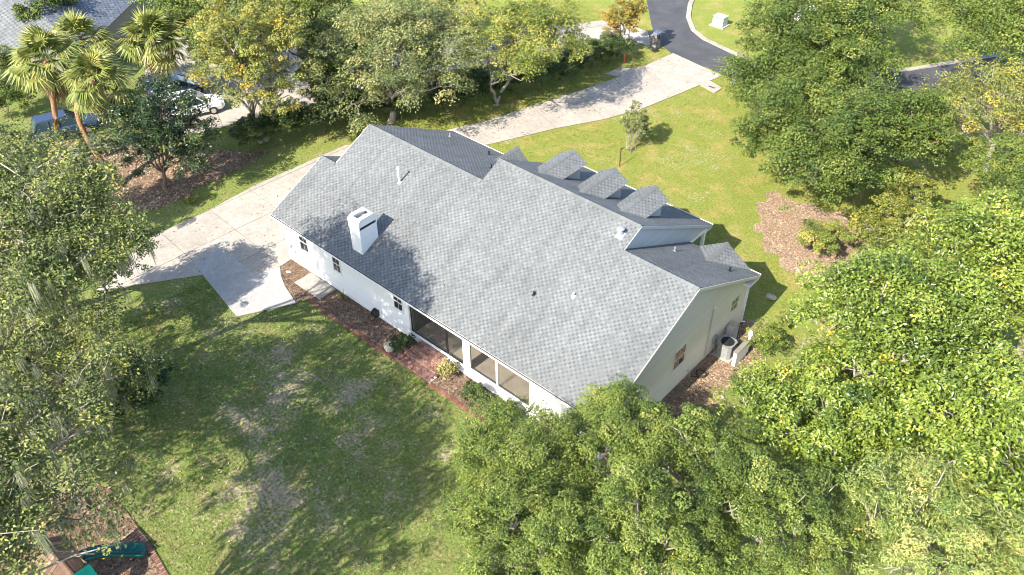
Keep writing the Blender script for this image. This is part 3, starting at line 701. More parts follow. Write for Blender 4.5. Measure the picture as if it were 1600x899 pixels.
# windows
def window(cx, cz, w, h, plane='back', mat='trim_white'):
    f = MB(); pn = []; fr = .055
    def bx(mb, a0, a1, z0, z1, d0, d1):
        if plane == 'back': mb.box(a0, a1, WB-d1, WB-d0, z0, z1)
        else: mb.box(WR_+d0, WR_+d1, a0, a1, z0, z1)
    a0, a1, z0, z1 = cx-w/2, cx+w/2, cz-h/2, cz+h/2
    bx(f, a0-fr, a0, z0-fr, z1+fr, .0, .055); bx(f, a1, a1+fr, z0-fr, z1+fr, .0, .055)
    bx(f, a0, a1, z1, z1+fr, .0, .055); bx(f, a0, a1, z0-fr, z0, .0, .055); bx(f, a0, a1, cz-.025, cz+.025, .0, .048)
    wn = f.build('window', mat, house)
    m = MB(); bx(m, a0-fr-.05, a1+fr+.05, z0-fr-.07, z0-fr-.002, .0, .085); m.build('sill', mat, wn)
    cols = 2; 
    for half in (0, 1):
        zz0, zz1 = (z0, cz-.025) if half == 0 else (cz+.025, z1)
        for c_ in range(cols):
            p0 = a0+(a1-a0)*c_/cols+.008; p1 = a0+(a1-a0)*(c_+1)/cols-.008
            zm = (zz0+zz1)/2
            for q0, q1 in ((zz0, zm-.008), (zm+.008, zz1)):
                m = MB(); bx(m, p0, p1, q0, q1, .0, .026); m.build('pane', 'glass_dark', wn)
    m = MB(); bx(m, (a0+a1)/2-.008, (a0+a1)/2+.008, z0, z1, .0, .036); m.build('muntin', mat, wn)
window(2.20, 2.20, .72, 1.22); window(5.26, 2.17, .62, 1.08); window(10.53, 2.28, .66, 1.02)
window(7.05, 2.28, 1.00, 1.25, 'side', 'siding_cream'); window(12.45, 2.30, .72, .80, 'side', 'siding_cream')
# screened porch: room, floor, screens
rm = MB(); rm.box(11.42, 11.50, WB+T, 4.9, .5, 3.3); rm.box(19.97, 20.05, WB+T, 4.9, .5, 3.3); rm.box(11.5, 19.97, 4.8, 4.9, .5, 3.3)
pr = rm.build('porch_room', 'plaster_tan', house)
MB().box(11.5, 19.97, WB+.16, 4.8, .42, .5).build('porch_tiles', 'tile_floor', house)
MB().box(11.5, 19.97, WB+T, 4.8, 3.2, 3.3).build('porch_ceiling', 'trim_white', house)
for a, c_ in ((12.4, 14.2), (16.6, 18.5)):
    MB().box(a, c_, 4.74, 4.8, .55, 2.6).build('sliding_door', 'glass_dark', pr)
for a, c_ in ((11.40, 14.15), (14.20, 15.40), (15.85, 17.76), (17.82, 20.05)):
    sc = MB().box(a+.06, c_-.03, WB+.055, WB+.058, .70, 2.92).build('screen', 'insect_screen', house)
    f = MB(); f.box(a, a+.05, WB+.03, WB+.08, .64, 2.95); f.box(c_-.03, c_+.02, WB+.03, WB+.08, .64, 2.95); f.box(a+.05, c_-.03, WB+.03, WB+.08, .64, .70); f.box(a+.05, c_-.03, WB+.03, WB+.08, 2.90, 2.95)
    f.build('screen_frame', 'trim_white' if a > 15 else 'dark_metal', sc)
MB().box(11.36, 20.08, WB-.06, WB+.03, .575, .64).build('porch_sill', 'trim_white', house)
mb = MB(); mb.box(15.45, 15.80, WB-.02, WB+.02, .64, 2.95); mb.build('porch_post', 'trim_white', house)
# furniture dimly seen behind the screen
ch = empty('porch_chair', (17.0, 3.2, .5), 'tan wicker armchair inside the screened porch', 'chair')
MB().box(16.6, 17.4, 2.8, 3.5, .75, .88).build('seat', 'plaster_tan', ch, bevel=.03); MB().box(16.6, 17.4, 3.5, 3.62, .75, 1.45).build('backrest', 'plaster_tan', ch, bevel=.03)
for sx in (16.63, 17.29): MB().box(sx, sx+.08, 2.8, 3.5, .885, 1.1).build('armrest', 'wood_brown', ch)
for sx in (16.62, 17.31):
    for sy in (2.82, 3.42): MB().box(sx, sx+.06, sy, sy+.06, .5, .75).build('leg', 'wood_brown', ch)
tb_ = empty('porch_table', (13.2, 2.6, .5), 'low round table behind the dark porch screen', 'table')
MB().cyl(13.2, 2.6, 1.15, 1.2, .5, 20).build('top', 'wood_brown', tb_); MB().cyl(13.2, 2.6, .5, 1.15, .05).build('leg', 'dark_metal', tb_)

# chimney with lap boards and a slotted white cap
CX0, CX1, CY0, CY1 = 6.75, 7.60, .74, 1.95
chim = MB().box(CX0, CX1, CY0, CY1, zback(CY0)-.15, 5.510).build('chimney', 'siding_white', house)
k = 0
while True:
    z = zback(CY0)+.02+k*.155; z2 = z+.165
    if z2 > 5.500: break
    ymax = min(CY1, (z-HE)/SL)
    if ymax-CY0 > .1:
        MB().add([(CX1-.002, CY0, z), (CX1-.002, ymax, z), (CX1+.016, ymax, z), (CX1+.016, CY0, z), (CX1-.002, CY0, z2), (CX1-.002, ymax, z2), (CX1+.006, ymax, z2), (CX1+.006, CY0, z2)],
                 [(0, 1, 2, 3), (4, 7, 6, 5), (3, 2, 6, 7), (0, 3, 7, 4), (1, 5, 6, 2)]).build('siding_board', 'siding_white', chim)
    MB().hexa([(CX0, CY0-.016, z), (CX1, CY0-.016, z), (CX1, CY0-.001, z), (CX0, CY0-.001, z)], [(CX0, CY0-.006, z2), (CX1, CY0-.006, z2), (CX1, CY0-.001, z2), (CX0, CY0-.001, z2)]).build('siding_board', 'siding_white', chim)
    k += 1
mb = MB(); c0, c1, d0, d1 = CX0-.03, CX1+.03, CY0-.03, CY1+.03
# cap: end walls, slot band, hood with a long opening on top
mb.box(c0, c1, d0, d0+.06, 5.510, 6.030); mb.box(c0, c1, d1-.06, d1, 5.510, 6.030)
mb.box(c0, c0+.04, d0+.06, d1-.06, 5.700, 6.030); mb.box(c1-.04, c1, d0+.06, d1-.06, 5.700, 6.030)
for s0, s1 in ((c0, c0+.26), (c1-.26, c1)): mb.box(s0+.002, s1-.002, d0+.17, d1-.17, 6.032, 6.180)
mb.add([(c0, d0, 6.031), (c1, d0, 6.031), (c1, d0+.17, 6.180), (c0, d0+.17, 6.180), (c0, d0+.17, 6.031), (c1, d0+.17, 6.031)], [(0, 1, 2, 3), (1, 5, 2), (0, 3, 4), (4, 3, 2, 5)])
mb.add([(c0, d1, 6.031), (c1, d1, 6.031), (c1, d1-.17, 6.180), (c0, d1-.17, 6.180), (c0, d1-.17, 6.031), (c1, d1-.17, 6.031)], [(3, 2, 1, 0), (2, 5, 1), (4, 3, 0), (5, 2, 3, 4)])
mb.build('cap', 'trim_white', chim)
MB().box(c0+.05, c1-.05, d0+.08, d1-.08, 5.511, 5.680).build('flue_floor', 'dark_metal', chim)
MB().cyl((c0+c1)/2, 1.5, 5.680, 6.000, .11, 14).build('flue', 'galvanised', chim)
# roof vents and pipes
def roofpipe(x, y, h, r, mat, cap=0, front=False):
    z = zback(y) if not front else HE+SF*(YF-y)
    p = MB().cyl(x, y, z-.05, z+h, r, 12).build('vent_pipe', mat, house)
    sl_ = SL if not front else -SF
    w = r*1.7; q = [(x-w, y-w, z-w*sl_), (x+w, y-w, z-w*sl_), (x+w, y+w, z+w*sl_), (x-w, y+w, z+w*sl_)]
    MB().hexa([(a, b_, c_+.012) for a, b_, c_ in q], [(a, b_, c_+.032) for a, b_, c_ in q]).build('flashing', mat, p)
    if cap: MB().cyl(x, y, z+h, z+h+.08, cap, 14, cap*.55).build('pipe_cap', mat, p)
roofpipe(6.21, 5.0, 1.0, .055, 'pvc_white', .09)
roofpipe(19.75, 7.75, .42, .12, 'galvanised', .2)
roofpipe(17.85, 3.32, .22, .05, 'vent_black'); roofpipe(19.71, 4.14, .25, .045, 'pvc_white')
for x, y in ((6.1, 12.64), (8.66, 10.15), (21.13, 11.04), (23.91, 12.17), (2.71, 12.51)):
    roofpipe(x, y, .28, .05, 'vent_black' if x not in (21.13, 2.71) else 'galvanised', 0, True)
# conduit, meter and taps on the gable wall
mb = MB(); mb.tube([(WR_+.07, 9.93, .26), (WR_+.07, 9.93, 3.55), (WR_+.07, 10.0, 3.68)], .03, 8); cdt = mb.build('conduit', 'siding_grey', house)
MB().cyl(WR_+.08, 10.0, 3.66, 3.86, .06, 10, .035).build('weatherhead', 'pvc_white', cdt)
MB().box(WR_+.02, WR_+.16, 10.55, 10.85, .7, 1.2).build('meter_box', 'grey_metal', house, bevel=.01)
mb = MB(); mb.tube([(WR_+.02, 8.1, .5), (WR_+.22, 8.1, .5), (WR_+.3, 8.05, .38)], .022, 8); mb.tube([(WR_+.12, 8.02, .56), (WR_+.12, 8.2, .56)], .02, 6); mb.build('garden_tap', 'chrome', house)
MB().box(1.05, 1.18, WB-.11, WB-.02, .85, 1.1).build('outdoor_socket', 'grey_metal', house)
MB().cyl(WL+.35, WB-.09, 1.15, 1.35, .07, 10).build('water_meter', 'grey_metal', house)

# ------------------------------------------------------------------ brick steps and edging
BR = []
for mat in ('brick_red', 'brick_wash'):
    b_ = MB().box(-.097, .097, -.046, .046, -.03, .03, .0)
    me = bpy.data.meshes.new('brick'); me.from_pydata(b_.v, [], b_.f); me.materials.append(MATS[mat]); BR.append(me)
def brick(parent, x, y, z, rz=0, kind=0, sc=(1, 1, 1)):
    o = bpy.data.objects.new('brick', BR[kind]); COL.objects.link(o); o.parent = parent
    o.location = Vector((x, y, z))-WO[parent]; o.rotation_euler = (random.gauss(0, .02), random.gauss(0, .02), rz+random.gauss(0, .03)); o.scale = sc
edge = empty('brick_edging', (4.6, -1.27, 0), 'row of red bricks edging the mulch bed along the back lawn', 'edging')
x = 4.15
while x < 18.6:
    if not (11.9 < x < 14.6): 
        brick(edge, x, -1.29+.02*math.sin(x*1.7), .045, math.pi/2, 0)
    x += .105
steps = empty('brick_steps', (13.2, -.4, 0), 'red brick steps rising to the screened porch', 'steps')
LV = [(11.95, 14.62, -1.26, -.72, .18), (12.08, 14.48, -.72, -.28, .35), (12.2, 14.38, -.28, .43, .53)]
for (a, c_, y0, y1, z) in LV:
    MB().box(a, c_, y0, min(y1, .43), 0, z-.035).build('tread_core', 'mortar', steps)
    y = y0+.05; row = 0
    while y < y1:
        x = a+.1+(.1 if row % 2 else 0)
        while x < c_-.05:
            brick(steps, x, y, z-.028, 0, 1); x += .222
        y += .118; row += 1
    x = a+.05
    while x < c_: brick(steps, x, y0-.02, z-.07, math.pi/2, 0, (.35, 1, 1)); x += .105
for y in (-.95, -.55, -.1): 
    for k in range(3): brick(steps, 11.98+k*.105 if y < -.5 else 12.06+k*.05, y, .2+.15*(y > -.9)+.06, math.pi/2, 1)

# ------------------------------------------------------------------ trees and plants
def tubes(paths, k=6):
    Vs = []; Fs = []; n0 = 0
    for pts, rad in paths:
        P = np.array(pts, float); m_ = len(P); d = np.gradient(P, axis=0); d = norm(d)
        ref = np.where(np.abs(d[:, 2:3]) < .9, np.array([[0, 0, 1.]]), np.array([[1., 0, 0]]))
        a = norm(np.cross(d, ref)); b_ = np.cross(d, a); th = np.arange(k)*2*np.pi/k
        ring = P[:, None, :]+(a[:, None, :]*np.cos(th)[None, :, None]+b_[:, None, :]*np.sin(th)[None, :, None])*np.array(rad)[:, None, None]
        Vs.append(ring.reshape(-1, 3)); i = np.arange(m_-1)[:, None]*k; j = np.arange(k)[None, :]; j2 = (j+1) % k
        Fs.append(np.stack([i+j, i+j2, i+k+j2, i+k+j], -1).reshape(-1, 4)+n0); n0 += m_*k
    return np.concatenate(Vs), np.concatenate(Fs)
def curve(a, b_, sag, rng, n=6, wob=.06):
    a, b_ = np.array(a, float), np.array(b_, float); t_ = np.linspace(0, 1, n)[:, None]
    P = a+(b_-a)*t_; l = np.linalg.norm(b_-a)
    P[:, 2] += sag*l*np.sin(np.pi*t_[:, 0]); w = rng.normal(0, wob*l, (n, 3)); w[0] = 0; w[-1] = 0
    return P+w*np.sin(np.pi*t_)
def leaves(cent, out, length, width, rng, tone, fold=.25, up_=.45, rnd=.45):
    n = len(cent)
    nr = norm(out*.55+np.array([0, 0, up_])+rng.normal(0, rnd, (n, 3)))
    ax = norm(np.cross(nr, rng.normal(0, 1, (n, 3)))); sd_ = np.cross(nr, ax)
    l = (length*(.65+.7*rng.random(n)))[:, None]; w = (width*(.65+.7*rng.random(n)))[:, None]
    base = cent-ax*l*.5; tip = cent+ax*l*.5-nr*l*.08; mid = cent-ax*l*.05+nr*w*fold
    V = np.stack([base, mid+sd_*w*.5, tip, mid-sd_*w*.5], 1).reshape(-1, 3)
    i = np.arange(n)[:, None]*4
    F = np.concatenate([i+np.array([[0, 1, 2]]), i+np.array([[0, 2, 3]])], 1).reshape(-1, 3)
    return V, F, np.repeat(tone, 2)
def tree(name, label, cat, base, lobes, n_leaf, llen, lwid, leaf, bark, seed, trunk_r=.22, group=None, clump=.27, cl_per=26, fork=None,
         twigs=5, moss=0, low=-.35, stems=1, rnd=.45, flat=.7, twig_r=.022, fill=.4, litup=.75):
    """lobes: list of (x,y,z,rx,rz). trunk > limbs to each lobe > twigs to clumps of leaves"""
    rng = np.random.default_rng(seed); n_leaf = int(n_leaf*1.4); llen *= .88; lwid *= .92
    root = empty(name, (base[0], base[1], 0), label, cat, group)
    lob = np.array(lobes, float); vol = lob[:, 3]**2*1.0; vol = vol/vol.sum()
    cents = []; outs = []; tones = []; paths = []
    cen = lob[:, :3].mean(0)
    zlow = (lob[:, 2]-lob[:, 4]).min()
    fk = np.array(fork if fork is not None else [base[0]*.7+cen[0]*.3, base[1]*.7+cen[1]*.3, max(.5, zlow*.8+.5)])
    for s in range(stems):
        off = rng.normal(0, .12*(stems > 1), 2)
        fs = fk+np.array([rng.normal(0, .4), rng.normal(0, .4), rng.normal(0, .3)])*(stems > 1)
        P = curve((base[0]+off[0], base[1]+off[1], -.1), fs, 0, rng, 6, .03)
        r = trunk_r/math.sqrt(stems); rad = np.linspace(r, r*.72, 6); rad[0] *= 1.35
        paths.append((P, rad))
        for li in range(s, len(lob), stems):
            c = lob[li, :3].copy(); c[2] -= lob[li, 4]*.25
            P = curve(fs, c, .10, rng, 7, .05); paths.append((P, np.linspace(r*.55, r*.16, 7)))
            lob_start = len(paths)
            nc = max(6, int(cl_per*vol[li]*len(lob)))
            d = norm(rng.normal(0, 1, (nc, 3))); d[:, 2] = np.where(d[:, 2] < low, -d[:, 2], d[:, 2])
            # uneven outline
            ph = rng.random(6)*6.28; mlt = 1+.22*np.sin(3.1*d[:, 0]+ph[0])*np.sin(2.7*d[:, 1]+ph[1])+.14*np.sin(6*d[:, 2]+ph[2]+4*d[:, 0])
            rr = (fill+(1-fill)*rng.random(nc)**.6)*mlt
            cp = lob[li, :3]+d*rr[:, None]*np.array([lob[li, 3], lob[li, 3], lob[li, 4]])
            cp[:, 2] = np.maximum(cp[:, 2], .25)
            cs = clump*lob[li, 3]*(.55+.8*rng.random(nc)); ct = rng.normal(.48, .22, nc); lean = norm(rng.normal(0, 1, (nc, 3))+d*.9+np.array([0, 0, .4]))
            pw = cs**2; cnt = np.maximum(4, (n_leaf*vol[li]*pw/pw.sum()).astype(int))
            for q in range(nc):
                m_ = cnt[q]; g_ = norm(rng.normal(0, 1, (m_, 3))); inner = rng.random(m_) < .25
                g_[:, 2] = np.where((g_[:, 2] < -.25) & ~inner, -g_[:, 2], g_[:, 2])
                rad_ = np.where(inner, rng.random(m_)*.7, .72+.34*rng.random(m_))
                p = cp[q]+g_*rad_[:, None]*cs[q]*np.array([1, 1, flat])-np.where(inner, .35*cs[q], 0)[:, None]*d[q]
                cents.append(p); outs.append(norm(g_*.75+lean[q]*.55)); tones.append(np.clip(ct[q]+rng.normal(0, .15, m_), 0, 1))
            for q in range(min(twigs, nc)):
                s_ = P[rng.integers(3, 7)]; Q = curve(s_, cp[q]+d[q]*cs[q]*.4, .06, rng, 5, .07); paths.append((Q, np.linspace(r*.12+twig_r, twig_r*.35, 5)))
                if twigs > 8:
                    for _ in range(2):
                        e = Q[rng.integers(1, 4)]; e2 = e+norm(rng.normal(0, 1, 3)+d[q])*cs[q]*1.3
                        paths.append((curve(e, e2, .05, rng, 4, .08), np.linspace(twig_r*.7, twig_r*.25, 4)))
    V, F = tubes(paths, 7); npmesh('trunk', V, F, bark, root, tone=rng.random(len(F)), smooth=True)
    c = np.concatenate(cents); keep = c[:, 2] > .05
    V, F, tn = leaves(c[keep], np.concatenate(outs)[keep], llen, lwid, rng, np.concatenate(tones)[keep], rnd=rnd, up_=litup)
    npmesh('crown', V, F, leaf, root, tone=tn)
    if moss:
        n = moss; sel = c[rng.integers(0, len(c), n)]; strands = 22
        p = np.repeat(sel, strands, 0)+rng.normal(0, .07, (n*strands, 3)); ln = np.repeat(.3+.7*rng.random(n), strands)*(.5+.7*rng.random(n*strands))
        a = rng.random(n*strands)*6.28; w = (.007+.009*rng.random(n*strands))[:, None]
        sv = np.stack([np.cos(a), np.sin(a), np.zeros_like(a)], -1)*w; dn = np.zeros_like(p); dn[:, 2] = -ln; dn[:, :2] = rng.normal(0, .045, (len(p), 2))
        V = np.stack([p-sv, p+sv, p+dn*.55+sv*.8, p+dn, p+dn*.55-sv*.8], 1).reshape(-1, 3)
        i = np.arange(len(p))[:, None]*5; F = np.concatenate([i+np.array([[0, 1, 2]]), i+np.array([[0, 2, 4]]), i+np.array([[4, 2, 3]])], 1).reshape(-1, 3)
        npmesh('spanish_moss', V, F, 'moss_grey', root, tone=np.repeat(np.repeat(rng.random(n), strands), 3))['kind'] = 'stuff'
    return root
def lobed(c, r, rz, n, seed, lr=.52, sy=1.0):
    """n lobes spread over an ellipsoid crown"""
    rng = np.random.default_rng(seed); out = []
    for i in range(n):
        a = 2.399*i+rng.random()*.5; z = 1-1.45*(i+.5)/n; h = math.sqrt(max(0, 1-z*z)); k = .62*(.9+.25*rng.random())
        s = lr*(.82+.36*rng.random())
        out.append((c[0]+math.cos(a)*h*r*k, c[1]+math.sin(a)*h*r*k*sy, c[2]+z*rz*k, r*s, rz*s*1.05))
    return out
def oak(label, base, c, r, rz, nl, n_leaf, leaf, bark, seed, ll=.17, lw=.10, **kw):
    name = kw.pop('name', 'oak_tree'); lr = kw.pop('lr', .52); sy = kw.pop('sy', 1.0)
    return tree(name, label, 'tree', base, lobed(c, r, rz, nl, seed, lr, sy), n_leaf, ll, lw, leaf, bark, seed, **kw)
LO = dict(moss=260, twigs=12, group='mossy oaks along the left side of the yard', twig_r=.028, clump=.25, cl_per=18, rnd=.5, fill=.2)
# mossy oaks on the left, throwing their shade over lawn, drive and roof
oak('tall mossy oak with bare grey limbs over the left lawn edge', (0.5, -18.6), (8.0, -14.7, 14.3), 6.2, 2.2, 15, 38000, 'leaf_oak_mossy', 'bark_grey', 11, .15, .075, trunk_r=.22, sy=.62, lr=.42, **dict(LO, cl_per=30, fill=.3))
oak('mossy oak with a gap of bare branches left of the lawn', (3.5, -19.5), (9.4, -16.9, 8.8), 5.2, 3.0, 11, 23000, 'leaf_oak_mossy', 'bark_grey', 18, .15, .075, trunk_r=.14, **LO)
oak('low mossy oak peeking in at the left edge below the bench', (2.0, -24.5), (4.4, -22.4, 8.4), 6.2, 2.8, 12, 19000, 'leaf_oak_mossy', 'bark_grey', 19, .16, .08, trunk_r=.2, **LO)
oak('mossy oak leaning over the playset and its slide', (16.0, -27.0), (14.6, -19.6, 10.8), 4.6, 2.4, 11, 12000, 'leaf_oak_mossy', 'bark_grey', 12, .15, .075, trunk_r=.11, **LO)
oak('mossy oak with yellowing leaves beside the end of the driveway', (-6.0, -12.0), (-1.6, -13.6, 6.4), 3.7, 2.5, 10, 17000, 'leaf_oak_mossy', 'bark_grey', 13, .16, .085, trunk_r=.3, **LO)
oak('dull green oak at the far left under the palms', (-14.0, -10.5), (-11.50, -9.68, 6.60), 3.0, 2.0, 8, 17000, 'leaf_oak_grey', 'bark_grey', 14, .17, .09, trunk_r=.22, **LO)
oak('broad oak reaching in from the lower left corner of the lawn', (18.0, -31.0), (16.2, -23.6, 11.2), 5.2, 2.6, 11, 12000, 'leaf_oak_mossy', 'bark_grey', 15, .16, .08, trunk_r=.14, **LO)
oak('small yellow-green oak sapling low under the mossy oaks', (-4.53, -9.10), (-1.92, -8.91, 4.60), 2.5, 1.8, 8, 10000, 'leaf_oak_mossy', 'bark_grey', 16, .15, .08, trunk_r=.09, twigs=6)
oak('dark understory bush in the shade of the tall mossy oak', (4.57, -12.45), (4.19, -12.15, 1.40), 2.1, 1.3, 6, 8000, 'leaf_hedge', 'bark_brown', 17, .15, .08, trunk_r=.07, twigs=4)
# far side, left to right
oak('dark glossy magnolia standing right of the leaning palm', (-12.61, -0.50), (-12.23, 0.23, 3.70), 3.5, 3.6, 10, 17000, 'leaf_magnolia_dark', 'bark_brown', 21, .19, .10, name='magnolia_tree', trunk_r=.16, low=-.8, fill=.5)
oak('tall oak with golden autumn leaves and moss on its trunks', (-12.71, 7.90), (-11.74, 7.69, 6.30), 4.2, 5.2, 15, 27000, 'leaf_autumn', 'bark_grey', 22, .18, .10, trunk_r=.3, moss=60, low=-.7, stems=2, twigs=6)
oak('green oak crowded behind the golden one at the top edge', (-15.73, 14.94), (-15.26, 15.00, 6.00), 4.0, 3.6, 9, 15000, 'leaf_oak_dark', 'bark_brown', 23, .19, .11, trunk_r=.2)
oak('wide grey-green oak over the hedge behind the roof peak', (-7.78, 16.30), (-7.22, 16.82, 4.90), 6.4, 4.4, 16, 42000, 'leaf_oak_grey', 'bark_grey', 24, .19, .095, trunk_r=.3, low=-.6, lr=.46)
oak('olive oak with a forked pale trunk beside the lane hedge', (-3.42, 23.65), (-1.29, 24.31, 5.60), 4.2, 3.2, 11, 23000, 'leaf_oak', 'bark_grey', 25, .18, .09, trunk_r=.22, stems=2, fork=(-2.91, 23.59, 2.20)) 
oak('oak at the very top behind the wide grey-green one', (-15.73, 29.63), (-12.42, 27.57, 5.50), 5.0, 3.2, 8, 15000, 'leaf_oak', 'bark_grey', 26, .20, .11, trunk_r=.22)
oak('leafy oak at the top edge left of the golden oak', (-32.96, 16.57), (-24.13, 11.91, 6.00), 4.6, 3.6, 10, 17000, 'leaf_oak_bright', 'bark_grey', 27, .20, .11, trunk_r=.22, moss=30)
oak('dark tree shading the pale roof corner at top left', (-41.16, 4.03), (-37.41, 4.39, 4.00), 2.6, 2.0, 6, 7000, 'leaf_oak_dark', 'bark_brown', 28, .20, .11, trunk_r=.18)
tree('crape_myrtle', 'crape myrtle with orange-tinged leaves at the neighbour lane end', 'tree', (-1.49, 37.40), lobed((-1.21, 37.46, 3.10), 2.1, 1.9, 8, 31, .42), 4600, .19, .10, 'leaf_orange', 'bark_grey', 31, trunk_r=.16, stems=4, fork=(-1.77, 37.82, 1.20), fill=.3)
tree('crape_myrtle', 'small upright crape myrtle alone on the front lawn', 'tree', (8.74, 25.39), lobed((8.80, 25.26, 1.90), 1.2, 1.6, 10, 32, .42), 3600, .15, .075, 'leaf_oak_grey', 'bark_grey', 32, trunk_r=.09, stems=4, fork=(8.75, 25.2, .6), low=-.8, fill=.3)
# right side
oak('large dark green oak over the front mulch bed', (18.9, 29.6), (21.95, 25.84, 5.20), 5.0, 3.2, 14, 36000, 'leaf_oak_dark', 'bark_brown', 141, .17, .10, trunk_r=.34, low=-.5, lr=.46)
oak('dark green oak behind the large one beside the street', (15.58, 43.64), (16.16, 36.97, 5.60), 6.0, 3.8, 15, 38000, 'leaf_oak_dark', 'bark_brown', 42, .19, .11, trunk_r=.34, low=-.5, lr=.46)
oak('bright green oak filling the top right corner', (22.48, 60.07), (24.64, 50.58, 5.50), 5.8, 3.6, 12, 27000, 'leaf_oak_bright', 'bark_grey', 43, .20, .115, trunk_r=.3)
oak('dark green oak filling the gap between the two big oaks', (16.88, 34.57), (16.72, 31.52, 4.60), 4.2, 2.8, 10, 20000, 'leaf_oak_dark', 'bark_brown', 49, .18, .105, trunk_r=.25, low=-.6)
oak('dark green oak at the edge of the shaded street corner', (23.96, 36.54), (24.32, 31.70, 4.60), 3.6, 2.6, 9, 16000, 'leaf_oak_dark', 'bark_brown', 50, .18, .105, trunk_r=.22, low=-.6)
oak('green oak at the top edge between street and lawn', (13.87, 56.19), (14.80, 49.61, 5.50), 4.6, 3.0, 8, 14000, 'leaf_oak_dark', 'bark_grey', 44, .20, .115, trunk_r=.26)
oak('thin yellowing tree with bare pale limbs at the right edge', (29.26, 39.47), (28.63, 38.76, 4.40), 4.4, 3.0, 9, 13000, 'leaf_autumn', 'bark_grey', 45, .17, .09, trunk_r=.24, twigs=14, fill=.2, clump=.24)
oak('leafy green tree at the right edge above the magnolia', (33.12, 36.04), (32.32, 32.12, 4.00), 3.2, 2.2, 7, 12000, 'leaf_oak_bright', 'bark_grey', 46, .16, .09, trunk_r=.2)
oak('yellow-green young tree between the dark oak and the magnolia', (28.56, 25.62), (28.07, 24.44, 2.30), 2.3, 1.7, 7, 9000, 'leaf_yellow', 'bark_grey', 47, .15, .085, trunk_r=.12, low=-.7)
oak('young yellow tree on the grass gap by the dark oak', (27.38, 31.02), (27.41, 29.23, 2.20), 1.7, 1.4, 5, 5000, 'leaf_yellow', 'bark_grey', 48, .15, .085, trunk_r=.1, low=-.7)
MG = dict(name='magnolia_tree', rnd=.55, fill=.55, clump=.3, cl_per=26)
oak('big glossy magnolia whose crown opens on a bare fork', (34.60, 12.87), (32.94, 10.82, 5.60), 4.7, 3.6, 13, 24000, 'leaf_magnolia', 'bark_grey', 51, .21, .105, trunk_r=.3, low=-.6, lr=.48, **MG)
oak('glossy magnolia running out of the right edge', (37.19, 21.21), (35.66, 17.36, 6.20), 4.8, 3.8, 12, 22000, 'leaf_magnolia', 'bark_grey', 52, .21, .105, trunk_r=.3, low=-.6, lr=.48, **MG)
oak('magnolia with bright leaves in front of the dark green one', (34.15, 7.25), (33.20, 5.36, 4.20), 3.3, 2.9, 10, 15000, 'leaf_magnolia', 'bark_grey', 57, .20, .10, trunk_r=.24, low=-.6, lr=.48, **MG)
oak('near magnolia with the largest leaves at the lower right', (40.02, 9.63), (38.11, 7.03, 6.60), 3.7, 3.2, 11, 15000, 'leaf_magnolia', 'bark_grey', 53, .22, .11, trunk_r=.28, low=-.6, lr=.48, **MG)
oak('dark green magnolia close to the air conditioner', (30.45, 7.03), (29.94, 6.11, 3.20), 2.2, 2.2, 8, 9000, 'leaf_magnolia', 'bark_grey', 54, .17, .085, trunk_r=.18, low=-.7, **MG)
oak('slim-leaved pale tree at the bottom right', (39.33, 3.28), (38.03, 1.60, 5.60), 3.3, 2.6, 10, 20000, 'leaf_slim', 'bark_grey', 55, .17, .045, trunk_r=.2, low=-.5)
oak('slim-leaved tree in the bottom right corner', (42.46, 5.30), (40.98, 2.88, 5.60), 2.8, 2.6, 8, 13000, 'leaf_slim', 'bark_grey', 56, .17, .045, trunk_r=.2, low=-.5)
FO = dict(low=-.5, fill=.35, group='small oaks at the bottom of the photo', lr=.47)
oak('small-leaved oak in front of the screened porch corner', (24.45, -4.57), (24.05, -4.80, 3.80), 3.3, 2.5, 13, 33750, 'leaf_oak_bright', 'bark_grey', 61, .115, .058, trunk_r=.2, **FO)
oak('small-leaved oak touching the rear house corner', (26.89, -1.52), (25.91, -0.75, 3.90), 2.6, 2.3, 10, 25000, 'leaf_oak_bright', 'bark_grey', 62, .115, .058, trunk_r=.2, **FO)
oak('small-leaved oak with a brown gap at the bottom centre', (27.69, -7.03), (26.98, -8.03, 4.60), 3.2, 2.4, 11, 27500, 'leaf_oak_bright', 'bark_grey', 63, .115, .058, trunk_r=.2, **FO)
oak('small-leaved oak right of the rear house corner', (30.82, -0.25), (29.84, -0.30, 4.40), 2.9, 2.6, 11, 27500, 'leaf_oak_bright', 'bark_grey', 64, .115, .058, trunk_r=.22, **FO)
oak('small-leaved oak at the bottom below the house corner', (30.98, -4.86), (30.48, -5.01, 5.20), 2.9, 2.4, 11, 27500, 'leaf_oak_bright', 'bark_grey', 65, .115, .058, trunk_r=.22, **FO)
oak('small-leaved oak against the pale slim-leaved tree', (34.80, -0.73), (33.71, -1.61, 5.40), 3.0, 2.5, 11, 27500, 'leaf_oak_bright', 'bark_grey', 66, .115, .058, trunk_r=.22, **FO)

# shrubs
def shrub(label, p, r, h, leaf, seed, n=1800, ll=.09, lw=.05, name='shrub', group=None, lob=5):
    return tree(name, label, 'shrub', p, lobed((p[0], p[1], h*.55), r, h*.5, lob, seed, .6), n, ll, lw, leaf, 'bark_brown', seed, trunk_r=.04, clump=.36, cl_per=12, low=-.6, twigs=3, twig_r=.008, group=group, fork=(p[0], p[1], h*.25), fill=.5)
shrub('round green shrub left of the brick steps', (11.64, -0.34), .62, 1.0, 'leaf_hedge', 71, 2200)
shrub('pale cream-leaved shrub right of the brick steps', (15.02, -0.23), .55, .95, 'leaf_variegated', 72, 1300, .10, .05)
shrub('dark green round shrub in the bed by the porch wall', (17.19, -0.63), .72, 1.15, 'leaf_hedge', 73, 2600)
shrub('sprawling light green shrub at the end of the brick edging', (19.27, -0.36), .8, 1.0, 'leaf_oak_bright', 74, 2200)
